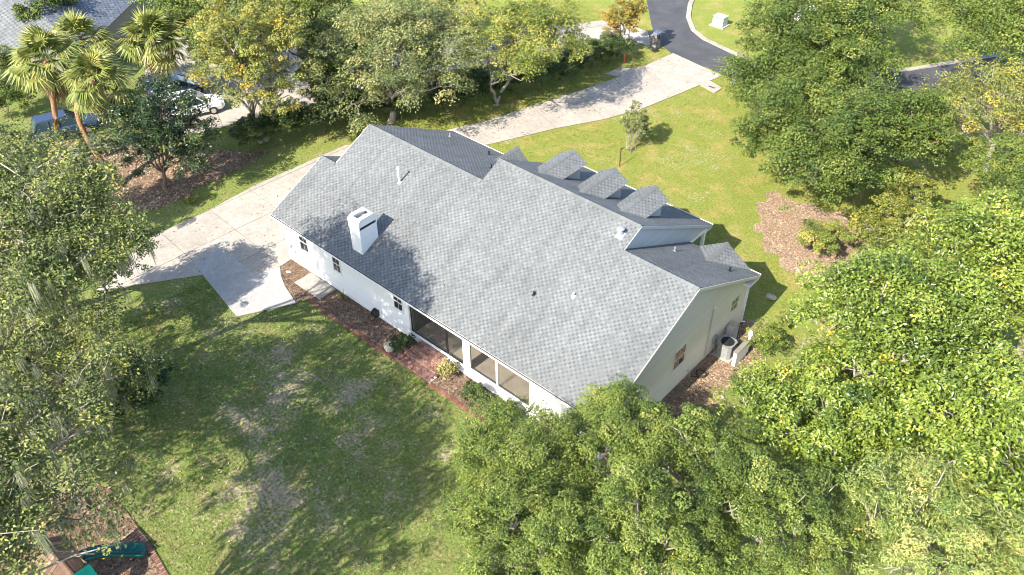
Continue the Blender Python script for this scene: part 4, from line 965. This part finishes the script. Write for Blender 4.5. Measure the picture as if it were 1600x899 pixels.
shrub('yellow-green shrub next to the air conditioner', (26.73, 12.27), .95, 1.7, 'leaf_oak_bright', 75, 3200, .11, .055)
shrub('small bush at the grass edge left of the magnolia', (26.53, 15.10), .55, .9, 'leaf_oak_bright', 76, 1500)
shrub('olive azalea bush under the dark oak on pine straw', (25.03, 22.18), 1.5, 2.4, 'leaf_oak', 77, 5200, .13, .06)
shrub('low bright bush at the edge of the leaf litter', (-9.69, -0.22), .45, .5, 'leaf_yellow', 78, 600)
for i, q in enumerate(((-12.28, 6.56), (-11.71, 8.28), (-11.24, 10.18), (-10.53, 11.94), (-9.72, 13.81), (-8.76, 15.71), (-7.17, 16.82))):
    shrub(('dark green hedge shrub beneath the golden oak', 'dark hedge shrub right of the mossy trunks', 'bright-topped hedge shrub in the row behind the drive', 'hedge shrub in the middle of the row behind the drive', 'hedge shrub beside the bare patch left of the roof peak', 'hedge shrub just left of the roof peak', 'hedge shrub hidden behind the roof peak')[i], q, 1.45, 2.5, 'leaf_hedge', 80+i, 5200, .14, .075, group='hedge shrubs behind the driveway')
LH = ('first', 'second', 'third', 'fourth', 'fifth', 'sixth', 'seventh')
for i, q in enumerate(((-6.30, 20.30), (-5.06, 23.07), (-3.72, 25.83), (-2.74, 28.31), (-2.15, 30.96), (-1.55, 33.70), (-1.20, 35.97))):
    shrub('%s clipped hedge shrub along the lane counted from the roof' % LH[i], q, 1.65, 2.1, 'leaf_hedge', 90+i, 5200, .14, .075, group='lane hedge')
for i, q in enumerate(((-35.75, -0.99), (-36.22, 1.68), (-35.52, 3.89), (-30.19, -3.23))):
    shrub(('tall green bush at the left edge below the pale roof', 'tall green bush between the pale roof and the leftmost palm', 'tall green bush behind the two left palms', 'tall green bush at the left edge beside the deep shade')[i], q, 2.2, 3.0, 'leaf_oak_dark', 110+i, 5200, .18, .09)
oak('dark broadleaf tree at the near edge of the neighbour drive', (-11.72, 16.29), (-10.01, 13.52, 4.20), 2.7, 2.6, 8, 10000, 'leaf_oak_dark', 'bark_brown', 29, .18, .10, trunk_r=.14, low=-.6)
oak('dark green tree shading the parked cars from behind', (-24.85, 13.15), (-20.10, 10.61, 4.50), 3.0, 2.6, 8, 10000, 'leaf_oak_dark', 'bark_brown', 30, .18, .10, trunk_r=.16, low=-.6)
shrub('fern-like bush at the left edge under the dull oak', (-15.57, -6.57), 1.2, 1.4, 'leaf_oak', 98, 2600, .13, .06)
shrub('dark bush behind the leaning palm', (-20.33, -1.53), 1.1, 1.5, 'leaf_hedge', 99, 2400, .13, .06)

# cabbage palms: every fan frond is a part
def frondmesh(seed, mat):
    rng = np.random.default_rng(seed); Vs = []; Fs = []; ns = 26
    tp = []
    # petiole along +x, fan beyond it
    pet = curve((0, 0, 0), (1.0, 0, .05), .06, rng, 4, 0); V, F4 = tubes([(pet, np.linspace(.025, .012, 4))], 4)
    Vs.append(V); F = np.concatenate([F4[:, [0, 1, 2]], F4[:, [0, 2, 3]]]); Fs.append(F); n0 = len(V)
    for i in range(ns):
        a = (i/(ns-1)-.5)*3.7; l = (1.05-.16*abs(a)/1.85)*(.9+.2*rng.random()); d = np.array([math.cos(a), math.sin(a), .10*math.cos(a*2)])
        s = np.array([-math.sin(a), math.cos(a), 0]); w = .042
        b0 = np.array([1.0, 0, .05]); m1 = b0+d*l*.5; m1[2] += .05; t1 = b0+d*l+s*rng.normal(0, .04); t1[2] -= .22+.25*rng.random()
        lf = np.array([0, 0, .022])*(1 if i % 2 else -1)
        Vs.append(np.stack([b0, m1-s*w+lf, m1+s*w-lf, t1])); Fs.append(np.array([[0, 1, 2], [1, 3, 2]])+n0); n0 += 4
    V = np.concatenate(Vs); F = np.concatenate(Fs)
    me = bpy.data.meshes.new('frond'); me.from_pydata(V.tolist(), [], F.tolist()); me.materials.append(MATS[mat])
    at = me.attributes.new('tone', 'FLOAT', 'FACE'); at.data.foreach_set('value', np.clip(rng.normal(.5, .2)+rng.normal(0, .12, len(F)), 0, 1).astype(np.float32))
    return me
FR = [frondmesh(200+i, 'leaf_palm') for i in range(5)]; FD = [frondmesh(220+i, 'leaf_dead') for i in range(3)]
def palm(label, base, mid, top, seed, scale=1.0):
    rng = np.random.default_rng(seed)
    root = empty('cabbage_palm', (base[0], base[1], 0), label, 'palm', 'cabbage palms by the neighbour drive')
    P = np.array([[base[0], base[1], -.1], mid, top], float); t_ = np.linspace(0, 1, 12)[:, None]
    Q = P[0]*(1-t_)*(1-2*t_)+P[1]*4*t_*(1-t_)+P[2]*t_*(2*t_-1)
    rad = np.full(12, .19); rad[0] = .28; rad[1] = .22; rad[-1] = .24
    V, F = tubes([(Q, rad)], 10); npmesh('trunk', V, F, 'bark_palm', root, smooth=True)
    loc = Vector(top)-WO[root]
    for k in range(46):
        f = k/45; el = R(84-150*f**.9)+rng.normal(0, .12); az = k*2.39996+rng.normal(0, .2)
        dead = f > .86
        o = bpy.data.objects.new('dead_frond' if dead else 'frond', FD[k % 3] if dead else FR[k % 5]); COL.objects.link(o); o.parent = root
        o.location = loc+Vector((0, 0, .15-.55*f)); o.rotation_euler = (rng.normal(0, .3), -el if not dead else R(70+15*rng.random()), az); s = scale*(.8+.3*rng.random())*(.8+.25*min(1, f*2)); o.scale = (s, s, s)
    return root
palm('leaning cabbage palm nearest the driveway, brown trunk in full view', (-15.21, -2.34), (-17.15, -2.79, 5.00), (-15.23, -1.49, 7.80), 301, 1.32)
palm('leftmost cabbage palm with a wide full crown', (-24.87, -2.21), (-22.78, -2.23, 3.60), (-23.61, -1.30, 6.60), 302, 1.45)
palm('cabbage palm half hidden behind the other crowns', (-28.84, 3.54), (-27.46, 2.74, 3.00), (-27.20, 2.77, 5.60), 303, 1.3)
palm('cabbage palm beside the parked cars', (-25.10, 7.38), (-23.12, 6.48, 2.90), (-22.80, 6.29, 5.80), 304, 1.38)

# spiky yucca by the house wall
yu = empty('yucca', (5.87, .1, 0), 'spiky green yucca against the white wall by the concrete pad', 'plant')
rng = np.random.default_rng(5)
for k in range(16):
    a = k*2.4; e = R(35+50*rng.random()); l = .55+.3*rng.random(); d = Vector((math.cos(a)*math.cos(e), math.sin(a)*math.cos(e)*.7-.1, math.sin(e))); s = Vector((-math.sin(a), math.cos(a), 0))*.035
    b0 = Vector((5.87, .1, .03)); m1 = b0+d*l*.5; t1 = b0+d*l
    mb = MB(); mb.add([b0-s*.5, b0+s*.5, m1+s, t1, m1-s, m1+Vector((0, 0, -.02))], [(0, 5, 4), (0, 1, 5), (1, 2, 5), (4, 5, 3), (5, 2, 3)]); mb.build('leaf', 'leaf_oak_bright', yu)

# ------------------------------------------------------------------ neighbour's house at the top left
nh = empty('neighbor_house', (-37.5, 5.0, 0), 'neighbour house with dark slate-blue shingle roof, sun-facing hip coloured paler, behind the palms', 'house', rz=0)
NA = R(38); NU = Vector((math.cos(NA), math.sin(NA), 0)); NV = Vector((-NU.y, NU.x, 0)); NO = Vector((-41.0, 6.5, 0))
def npt(u, v, z): return NO+NU*u+NV*v+Vector((0, 0, z))
hw_, hl_, he_, hr_ = 6.5, 9.0, 3.2, 6.2
mb = MB(); mb.hexa([npt(-hw_+.5, -hl_+.5, 0), npt(hw_-.5, -hl_+.5, 0), npt(hw_-.5, hl_-.5, 0), npt(-hw_+.5, hl_-.5, 0)], [npt(-hw_+.5, -hl_+.5, he_-.1), npt(hw_-.5, -hl_+.5, he_-.1), npt(hw_-.5, hl_-.5, he_-.1), npt(-hw_+.5, hl_-.5, he_-.1)])
mb.build('wall', 'plaster_tan', nh)
cn = math.hypot(hw_, hr_-he_); sn = (hr_-he_)/hw_
slope('roof_slope', npt(hw_, 0, he_), NV, (-NU.x, -NU.y, sn), [(-hl_, 0), (hl_, 0), (hl_-5.5, cn), (-hl_+5.5, cn)], nh, 'shingle_blue', tabw=.5, exp_=.2)
slope('roof_slope', npt(-hw_, 0, he_), NV, (NU.x, NU.y, sn), [(-hl_, 0), (hl_, 0), (hl_-5.5, cn), (-hl_+5.5, cn)], nh, 'shingle_blue', tabs=False)
slope('roof_slope', npt(0, hl_, he_), NU, (-NV.x, -NV.y, (hr_-he_)/5.5), [(-hw_, 0), (hw_, 0), (0, math.hypot(5.5, hr_-he_))], nh, 'shingle_blue', tabw=.5, exp_=.2)
slope('roof_slope', npt(0, -hl_, he_), NU, (NV.x, NV.y, (hr_-he_)/5.5), [(-hw_, 0), (hw_, 0), (0, math.hypot(5.5, hr_-he_))], nh, 'shingle', tabw=.5, exp_=.2)  # sun-facing hip in the paler shingle: its lit look is in the colour
v_ = npt(2.6, 3.0, he_+(hw_-2.6)*sn)
mb = MB(); mb.tube([v_-Vector((0, 0, .1)), v_+Vector((0, 0, .35))], [.2, .2], 12); mb.tube([v_+Vector((0, 0, .35)), v_+Vector((0, 0, .55))], [.34, .1], 12); mb.build('roof_vent', 'galvanised', nh)

# ------------------------------------------------------------------ vehicles
def car(label, loc, rz, paint, suv=False, length=4.7, width=1.82, h=1.45):
    root = empty('parked_car', (loc[0], loc[1], 0.06), label, 'car', None, rz); WO[root] = Vector((0, 0, 0))
    l2 = length/2; w2 = width/2; zb_, zh = .28, .82 if not suv else .98
    bel = zh+.06; roof = h
    # lower body: cross sections along x (rear -, front +): (x, half width, z low, z top)
    sec = [(-l2, w2*.80, .42, zh-.12), (-l2+.12, w2*.92, .32, zh-.02), (-l2+.5, w2, zb_, zh+.03), (-.6, w2, zb_, bel), (.7, w2, zb_, bel-.02), (l2-.9, w2*.98, zb_, zh-.03), (l2-.25, w2*.92, .30, zh-.14), (l2, w2*.74, .40, zh-.26)]
    mb = MB(); vs = []; fs = []
    for x, w, z0, z1_ in sec:
        zm = (z0+z1_)/2
        vs += [(x, -w*.93, z0), (x, -w, zm), (x, -w*.97, z1_-.08), (x, -w*.84, z1_), (x, w*.84, z1_), (x, w*.97, z1_-.08), (x, w, zm), (x, w*.93, z0)]
    for i in range(len(sec)-1):
        for j in range(8): fs.append((i*8+j, i*8+(j+1) % 8, (i+1)*8+(j+1) % 8, (i+1)*8+j))
    fs += [tuple(range(8)), tuple(range(len(sec)*8-1, len(sec)*8-9, -1))]
    mb.add(vs, [f[::-1] for f in fs]); body = mb.build('body', paint, root, local=True, smooth=False, bevel=.03)
    # greenhouse
    xr0, xr1, xf1, xf0 = (-l2+.10, -l2+.45, .25, 1.15) if suv else (-l2+.75, -l2+1.45, .30, 1.25)
    wb_, wt = w2*.86, w2*.70
    bs = [(xr0, -wb_, bel-.04), (xf0, -wb_, bel-.06), (xf0, wb_, bel-.06), (xr0, wb_, bel-.04)]
    ts = [(xr1, -wt, roof-.05), (xf1, -wt, roof-.05), (xf1, wt, roof-.05), (xr1, wt, roof-.05)]
    cab = MB().hexa(bs, ts).build('cabin', 'glass_car', root, local=True)
    MB().hexa([(xr1-.04, -wt-.02, roof-.06), (xf1+.05, -wt-.02, roof-.06), (xf1+.05, wt+.02, roof-.06), (xr1-.04, wt+.02, roof-.06)], [(xr1+.05, -wt+.08, roof), (xf1-.05, -wt+.08, roof), (xf1-.05, wt-.08, roof), (xr1+.05, wt-.08, roof)]).build('roof', paint, root, local=True, bevel=.02)
    pil = MB()
    for s in (-1, 1):
        for xb, xt in ((xr0, xr1), (-.45, -.40), (xf0, xf1)) + (((-l2+1.2, -l2+1.25),) if suv else ()):
            pil.tube([(xb, s*(wb_+.004), bel-.05), (xt, s*(wt+.008), roof-.05)], .045, 6)
    pil.build('pillar', paint, root, local=True)
    for s in (-1, 1):
        for x in (-l2+.95, l2-.95):
            mb = MB(); mb.tube([(x, s*(w2-.20), .33), (x, s*(w2+.012), .33)], [.33, .33], 20); wh = mb.build('wheel', 'black_rubber', root, local=True, bevel=.02)
            MB().tube([(x, s*(w2+.002), .33), (x, s*(w2+.02), .33)], [.21, .20], 14).build('rim', 'chrome', wh, local=True)
        MB().hexa([(l2-.22, s*w2*.55-.16, zh-.36), (l2+.0, s*w2*.55-.16, zh-.36), (l2+.0, s*w2*.55+.16, zh-.36), (l2-.22, s*w2*.55+.16, zh-.36)], [(l2-.28, s*w2*.55-.16, zh-.22), (l2-.04, s*w2*.55-.16, zh-.23), (l2-.04, s*w2*.55+.16, zh-.23), (l2-.28, s*w2*.55+.16, zh-.22)]).build('headlight', 'lamp_clear', root, local=True)
        MB().box(-l2-.01, -l2+.1, s*w2*.62-.16, s*w2*.62+.16, zh-.30, zh-.16).build('taillight', 'lamp_red', root, local=True)
        MB().box(.75, .95, s*(w2+.02)-.09, s*(w2+.02)+.09, bel, bel+.13).build('mirror', paint, root, local=True, bevel=.03)
    MB().box(l2-.30, l2-.005, -.36, .36, .46, .60).build('grille', 'black_rubber', root, local=True)
    return root
def heading(a, b_): return math.atan2(b_[1]-a[1], b_[0]-a[0])
hd = heading((-24.07, 6.24), (-22.85, 9.63))
car('slate-blue sedan parked behind the white vehicle', (-24.26, 7.82), hd, 'paint_slate', h=1.45, length=4.8)
car('white sport utility vehicle parked under the palm', (-20.52, 6.82), heading((-21.06, 5.27), (-19.62, 8.70)), 'paint_white', True, 4.8, 1.95, 1.78)
car('dark blue vehicle parked in deep shade at the left', (-24.95, -1.27), heading((-25.69, -2.42), (-24.98, -0.01)), 'paint_blue', True, 4.7, 1.85, 1.75)
car('white car across the street glimpsed through the oak', (8.31, 54.96), heading((7.14, 53.17), (9.50, 57.55)), 'paint_white')
# small boat trailer in the leaf litter
tr = empty('utility_trailer', (*(-21.43, -2.84), 0), 'grey steel trailer with a spare wheel under the far left trees', 'trailer', rz=hd); WO[tr] = Vector((0, 0, 0))
mb = MB(); mb.box(-1.1, 1.1, -.6, -.53, .45, .52); mb.box(-1.1, 1.1, .53, .6, .45, .52); mb.box(-1.1, -1.03, -.53, .53, .45, .52); mb.box(1.03, 1.1, -.53, .53, .45, .52); mb.tube([(1.1, -.5, .48), (2.0, 0, .45)], .03, 6); mb.tube([(1.1, .5, .48), (2.0, 0, .45)], .03, 6)
mb.build('frame', 'galvanised', tr, local=True); MB().box(-1.03, 1.03, -.53, .53, .46, .49).build('bed', 'grey_metal', tr, local=True)
for s in (-1, 1):
    w = MB().tube([(0, s*.62, .3), (0, s*.78, .3)], [.3, .3], 16).build('wheel', 'black_rubber', tr, local=True); MB().tube([(0, s*.77, .3), (0, s*.79, .3)], [.16, .16], 10).build('rim', 'galvanised', w, local=True)
w = MB().tube([(.7, 0, .5), (.7, 0, .64)], [.29, .29], 16).build('spare_wheel', 'black_rubber', tr, local=True); MB().tube([(.7, 0, .64), (.7, 0, .66)], [.17, .17], 12).build('rim', 'chrome', w, local=True)

# ------------------------------------------------------------------ small things round the house
ac = empty('air_conditioner', (25.15, 10.95, 0), 'grey air conditioner unit with dark fan top beside the gable wall', 'air conditioner')
ax, ay = 25.12, 11.0
MB().box(ax-.55, ax+.55, ay-.55, ay+.55, 0, .07).build('pad', 'concrete', ac)
mb = MB(); q = .43; c4 = .14
oct_ = [(-q+c4, -q), (q-c4, -q), (q, -q+c4), (q, q-c4), (q-c4, q), (-q+c4, q), (-q, q-c4), (-q, -q+c4)]
mb.prism([(ax+a, ay+b_) for a, b_ in oct_], .07, .92); bd = mb.build('body', 'grey_metal', ac)
for k in range(12):
    z = .16+k*.06; MB().prism([(ax+a*1.02, ay+b_*1.02) for a, b_ in oct_], z, z+.022).build('louver', 'grey_metal', bd)
mb = MB(); mb.prism([(ax+a*1.04, ay+b_*1.04) for a, b_ in oct_], .92, .96); mb.build('top_rim', 'grey_metal', ac)
mb = MB(); mb.cyl(ax, ay, .955, .972, .37, 24); fan = mb.build('fan_grille', 'vent_black', ac)
mb = MB()
for k in range(6): 
    rr = .07+k*.057; mb.tube([(ax+rr*math.cos(t_), ay+rr*math.sin(t_), .985) for t_ in np.linspace(0, 6.283, 20)], .006, 4, False)
mb.build('guard_ring', 'dark_metal', fan)
mb = MB(); mb.tube([(ax-.43, ay, .3), (ax-.55, ay, .25), (24.45, ay, .28)], .03, 6); mb.build('hose', 'black_rubber', ac)
sw = empty('screen_wall', (25.95, 11.0, 0), 'low white masonry wall with tan cap beside the air conditioner', 'wall')
MB().box(25.82, 26.02, 10.45, 11.65, 0, 1.0).build('wall', 'trim_white', sw); MB().box(25.79, 26.05, 10.42, 11.68, 1.002, 1.05).build('cap', 'plaster_tan', sw)
mb = MB(); mb.cyl(25.92, 11.9, 0, 1.35, .07, 12); mb.cyl(25.92, 11.9, 1.35, 1.55, .14, 12, .09); tag(mb.build('vent_post', 'pvc_white', origin=(25.92, 11.9, 0)), 'short white plastic post at the end of the screen wall', 'post')
ut = MB().box(24.5, 24.95, 11.9, 12.5, 0, 1.05).build('utility_cabinet', 'siding_grey', origin=(24.7, 12.2, 0), bevel=.02); tag(ut, 'pale grey utility cabinet against the gable wall', 'cabinet')
MB().box(24.48, 24.97, 11.88, 12.52, 1.052, 1.10).build('lid', 'rock_tan', ut)
hs = MB(); hp = [(WR_+.3, 8.05, .3)]
for k in range(40): a = k*.5; hp.append((25.0+.28*math.cos(a), 8.75+.28*math.sin(a), .05+.006*k))
hs.tube(hp, .016, 5); tag(hs.build('garden_hose', 'black_rubber', origin=(25, 8.7, 0)), 'dark garden hose coiled at the foot of the gable wall', 'hose')
rk = bmesh.new(); bmesh.ops.create_icosphere(rk, subdivisions=3, radius=1)
for v in rk.verts:
    n_ = .12*math.sin(v.co.x*3+1)*math.cos(v.co.y*4)+.10*math.sin(v.co.z*5+v.co.x*2); v.co *= 1+n_; v.co = Vector((v.co.x*.42, v.co.y*.30, v.co.z*.2))
me = bpy.data.meshes.new('rock'); rk.to_mesh(me); rk.free(); me.materials.append(MATS['rock_tan']); me.shade_smooth()
def rock(label, x, y, s, rz):
    o = bpy.data.objects.new('rock', me); COL.objects.link(o); o.location = (x, y, .1*s); o.scale = (s, s, s); o.rotation_euler = (0, 0, rz); return tag(o, label, 'rock')
rock('tan flat boulder in the mulch bed left of the brick steps', 10.94, -.85, .95, -.5)
rock('small grey-tan stone near the corner of the mulch bed', 1.35, -.45, .4, .8)
rock('pale stone in the shaded bed at the front right corner', *(24.68, 16.86), .8, .2)
rock('white stone on the grass right of the gable wall', *(26.61, 8.03), .55, 1.0)
rock('tan stone on the bare yard at the left edge', *(3.03, -16.62), .7, .3)
hr = empty('hose_reel', (8.55, .3, 0), 'dark hose reel on the white wall above the bed', 'hose reel')
mb = MB(); mb.tube([(8.42, .34, .42), (8.68, .34, .42)], [.20, .20], 16); mb.build('drum', 'black_rubber', hr)
for fx_ in (8.40, 8.685): MB().tube([(fx_, .34, .42), (fx_+.015, .34, .42)], [.25, .25], 16).build('flange', 'dark_metal', hr)
mb = MB(); mb.tube([(8.6, .2, .3), (8.7, .1, .15), (8.5, -.1, .05), (8.2, 0, .04), (8.1, .25, .1)], .018, 6); mb.build('hose', 'black_rubber', hr)
mb = MB(); mb.box(8.45, 8.65, .40, .47, .0, .5); mb.build('bracket', 'grey_metal', hr)
# signpost on the front lawn, transformer, pillars, marker, drain
sp = empty('lawn_post', (9.42, 22.7, 0), 'thin rusty post with a short arm on the front lawn', 'post')
MB().box(9.39, 9.45, 22.67, 22.73, 0, 1.5).build('pole', 'iron_brown', sp); MB().box(9.40, 9.44, 22.73, 23.1, 1.36, 1.42).build('arm', 'iron_brown', sp)
tx = (1.92, 48.65)
tf = empty('transformer_box', (tx[0], tx[1], 0), 'pale green utility transformer box on the lawn across the street', 'utility box')
MB().box(tx[0]-.75, tx[0]+.75, tx[1]-.65, tx[1]+.65, 0, .1).build('pad', 'concrete', tf)
MB().hexa([(tx[0]-.55, tx[1]-.5, .1), (tx[0]+.55, tx[1]-.5, .1), (tx[0]+.55, tx[1]+.5, .1), (tx[0]-.55, tx[1]+.5, .1)], [(tx[0]-.55, tx[1]-.42, .78), (tx[0]+.55, tx[1]-.42, .78), (tx[0]+.55, tx[1]+.42, .9), (tx[0]-.55, tx[1]+.42, .9)]).build('cabinet', 'utility_green', tf, bevel=.03)
MB().box(tx[0]-.58, tx[0]+.58, tx[1]-.47, tx[1]+.47, .905, .95).build('lid', 'utility_green', tf, bevel=.02)
def pillar(label, p, h, w):
    r_ = empty('stone_mailbox_pillar', (p[0], p[1], 0), label, 'mailbox')
    MB().box(p[0]-w/2+.03, p[0]+w/2-.03, p[1]-w/2+.03, p[1]+w/2-.03, 0, h).build('core', 'mortar', r_)
    rng_ = random.Random(3); z = .02; row = 0
    while z < h-.05:
        hh = .13
        for side in range(4):
            a = -w/2+(.1 if row % 2 else 0)
            while a < w/2-.04:
                l = min(rng_.uniform(.16, .3), w/2-a); d = w/2+rng_.uniform(-.01, .025)
                c0_, c1_ = a+.006, a+l-.006
                if side == 0: b4 = (p[0]+c0_, p[0]+c1_, p[1]-d, p[1]-w/2+.04)
                elif side == 1: b4 = (p[0]+c0_, p[0]+c1_, p[1]+w/2-.04, p[1]+d)
                elif side == 2: b4 = (p[0]-d, p[0]-w/2+.04, p[1]+c0_, p[1]+c1_)
                else: b4 = (p[0]+w/2-.04, p[0]+d, p[1]+c0_, p[1]+c1_)
                if c1_-c0_ > .04: MB().box(*b4, z, z+hh-.012).build('stone', 'stone_grey', r_)
                a += l
        z += hh; row += 1
    MB().hexa([(p[0]-w*.58, p[1]-w*.58, h), (p[0]+w*.58, p[1]-w*.58, h), (p[0]+w*.58, p[1]+w*.58, h), (p[0]-w*.58, p[1]+w*.58, h)], [(p[0]-w*.2, p[1]-w*.2, h+.22), (p[0]+w*.2, p[1]-w*.2, h+.22), (p[0]+w*.2, p[1]+w*.2, h+.22), (p[0]-w*.2, p[1]+w*.2, h+.22)]).build('cap', 'paint_slate', r_)
    MB().box(p[0]+w/2-.02, p[0]+w/2+.09, p[1]-.13, p[1]+.13, h-.5, h-.25).build('mailbox_door', 'dark_metal', r_)
pillar('stone mailbox pillar with slate cap left of the lane mouth', (0.15, 40.54), 1.5, .72)
pillar('stone mailbox pillar half hidden by leaves right of the lane mouth', (9.07, 39.48), 1.4, .72)
op = (-0.21, 36.49); mk = empty('marker_post', (op[0], op[1], 0), 'short orange utility marker post beside the hedge end', 'marker')
MB().cyl(op[0], op[1], 0, .75, .09, 10, .08).build('post', 'orange_paint', mk); MB().cyl(op[0], op[1], .75, .85, .11, 10, .05).build('cap', 'orange_paint', mk)
dp = [(6.69, 37.26), (7.20, 38.32), (8.73, 37.83), (8.72, 36.65)]
dr = MB().prism(dp, 0, .09).build('drain_inlet', 'concrete', bevel=.015, origin=(*dp[0], 0)); tag(dr, 'pale concrete storm drain lid beside the lane mouth', 'drain')
dc = (8.03, 37.38); MB().box(dc[0]-.3, dc[0]+.3, dc[1]-.08, dc[1]+.08, .088, .094).build('slot', 'vent_black', dr)

# playset in the lower left corner
ps = empty('playset', (11.8, -19.6, 0), 'wooden playset with plank gable roof and teal slide', 'playset')
px0, px1, py0, py1, pym = 11.0, 12.6, -20.4, -18.75, -19.55
for x in (px0+.08, px1-.17):
    for y in (py0+.15, py1-.24): MB().box(x, x+.09, y, y+.09, 0, 2.35).build('post', 'wood_brown', ps)
for s, y0_ in ((1, py0), (-1, py1)):
    y0w = y0_; z0, z1_ = 2.25, 2.85; L_ = pym-y0w
    n = 9
    for k in range(n):      # roof planks, laid along the slope
        x0, x1 = px0+(px1-px0)*k/n+.008, px0+(px1-px0)*(k+1)/n-.008
        a = [(x0, y0w, z0), (x1, y0w, z0), (x1, pym-.03*s, z1_), (x0, pym-.03*s, z1_)]; b_ = [(p[0], p[1], p[2]+.03) for p in a]
        if s < 0: a.reverse(); b_.reverse()
        MB().hexa(a, b_).build('roof_plank', 'wood_brown', ps)
for k in range(8):
    y = py0+.2+k*.165; MB().box(px0, px1, y, y+.15, 1.30, 1.335).build('deck_plank', 'wood_brown', ps)
for k in range(7):
    y = py0-1.5+k*.19; MB().box(px0-.1, px0+1.5, y, y+.16, 1.55+.02*k, 1.585+.02*k).build('bridge_plank', 'wood_brown', ps)
for x in (px0, px0+1.3): MB().box(x, x+.09, py0-1.4, py0-1.31, 0, 1.545).build('post', 'wood_brown', ps)
for k in range(6):
    x = px0+.2+k*.22; MB().box(x, x+.1, py1-.12, py1-.09, 1.34, 1.95).build('rail_slat', 'wood_brown', ps)
MB().hexa([(px1+.02, py0+.9, 1.75), (px1+.75, py0+.9, 1.4), (px1+.75, py1+.05, 1.4), (px1+.02, py1+.05, 1.75)], [(px1+.02, py0+.9, 1.79), (px1+.75, py0+.9, 1.44), (px1+.75, py1+.05, 1.44), (px1+.02, py1+.05, 1.79)]).build('awning', 'plastic_teal', ps)
sl_ = MB(); st = []
for k in range(11):
    f = k/10; x = 12.0+.6*f-.3*math.sin(f*3.1); y = py1+2.15*f; z = 1.35*(1-f)**1.15+.18+.10*math.sin(f*6.3)*(1-f)
    st.append((x, y, z))
vs = []; fs = []
for i, p in enumerate(st):
    d = (Vector(st[min(i+1, 10)])-Vector(st[max(i-1, 0)])); d.z = 0; d.normalize(); q = Vector((d.y, -d.x, 0)); P = Vector(p)
    for o_, zz in ((-.34, .2), (-.28, .2), (-.22, .03), (0, 0), (.22, .03), (.28, .2), (.34, .2), (.30, -.02), (0, -.06), (-.30, -.02)): vs.append(P+q*o_+Vector((0, 0, zz)))
for i in range(10):
    for j in range(10): fs.append((i*10+j, (i+1)*10+j, (i+1)*10+(j+1) % 10, i*10+(j+1) % 10))
sl_.add(vs, fs+[tuple(range(10)), tuple(range(109, 99, -1))]); sl_.build('slide', 'plastic_teal', ps, smooth=True)
pe = empty('brick_edging', (*(11.22, -16.26), 0), 'curved red brick border round the playground mulch', 'edging')
PB = [(7.64, -16.35), (8.27, -15.99), (8.97, -16.05), (9.88, -16.17), (10.93, -16.25), (12.15, -16.33), (13.39, -16.50), (14.38, -16.66)]
for i in range(len(PB)-1):
    a, b_ = Vector(PB[i]), Vector(PB[i+1]); n = max(1, int((b_-a).length/.115)); an = math.atan2(b_.y-a.y, b_.x-a.x)
    for k in range(n):
        p = a.lerp(b_, k/n); brick(pe, p.x, p.y, .05, an+math.pi/2, 1)
bn = (6.02, -19.03); be = empty('garden_bench', (bn[0], bn[1], 0), 'dark green garden bench under the lower left oak', 'bench', rz=R(20)); WO[be] = Vector((0, 0, 0))
for k in range(3): MB().box(-.7, .7, -.25+k*.15, -.13+k*.15, .42, .45).build('seat_slat', 'plastic_green', be, local=True)
for k in range(3): MB().box(-.7, .7, .22, .25, .52+k*.13, .62+k*.13).build('back_slat', 'plastic_green', be, local=True)
for x in (-.62, .56):
    for y in (-.22, .19): MB().box(x, x+.06, y, y+.06, 0, .418 if y < 0 else .9).build('leg', 'plastic_green', be, local=True)
bb = (2.28, -16.52); bk = empty('bird_bath', (bb[0], bb[1], 0), 'small white pedestal bird bath on the bare yard at left', 'bird bath')
MB().tube([(bb[0], bb[1], 0), (bb[0], bb[1], .08), (bb[0], bb[1], .2), (bb[0], bb[1], .75)], [.22, .2, .09, .08], 14).build('pedestal', 'pvc_white', bk); MB().tube([(bb[0], bb[1], .75), (bb[0], bb[1], .85), (bb[0], bb[1], .86), (bb[0], bb[1], .80)], [.1, .34, .30, .05], 18).build('basin', 'pvc_white', bk)
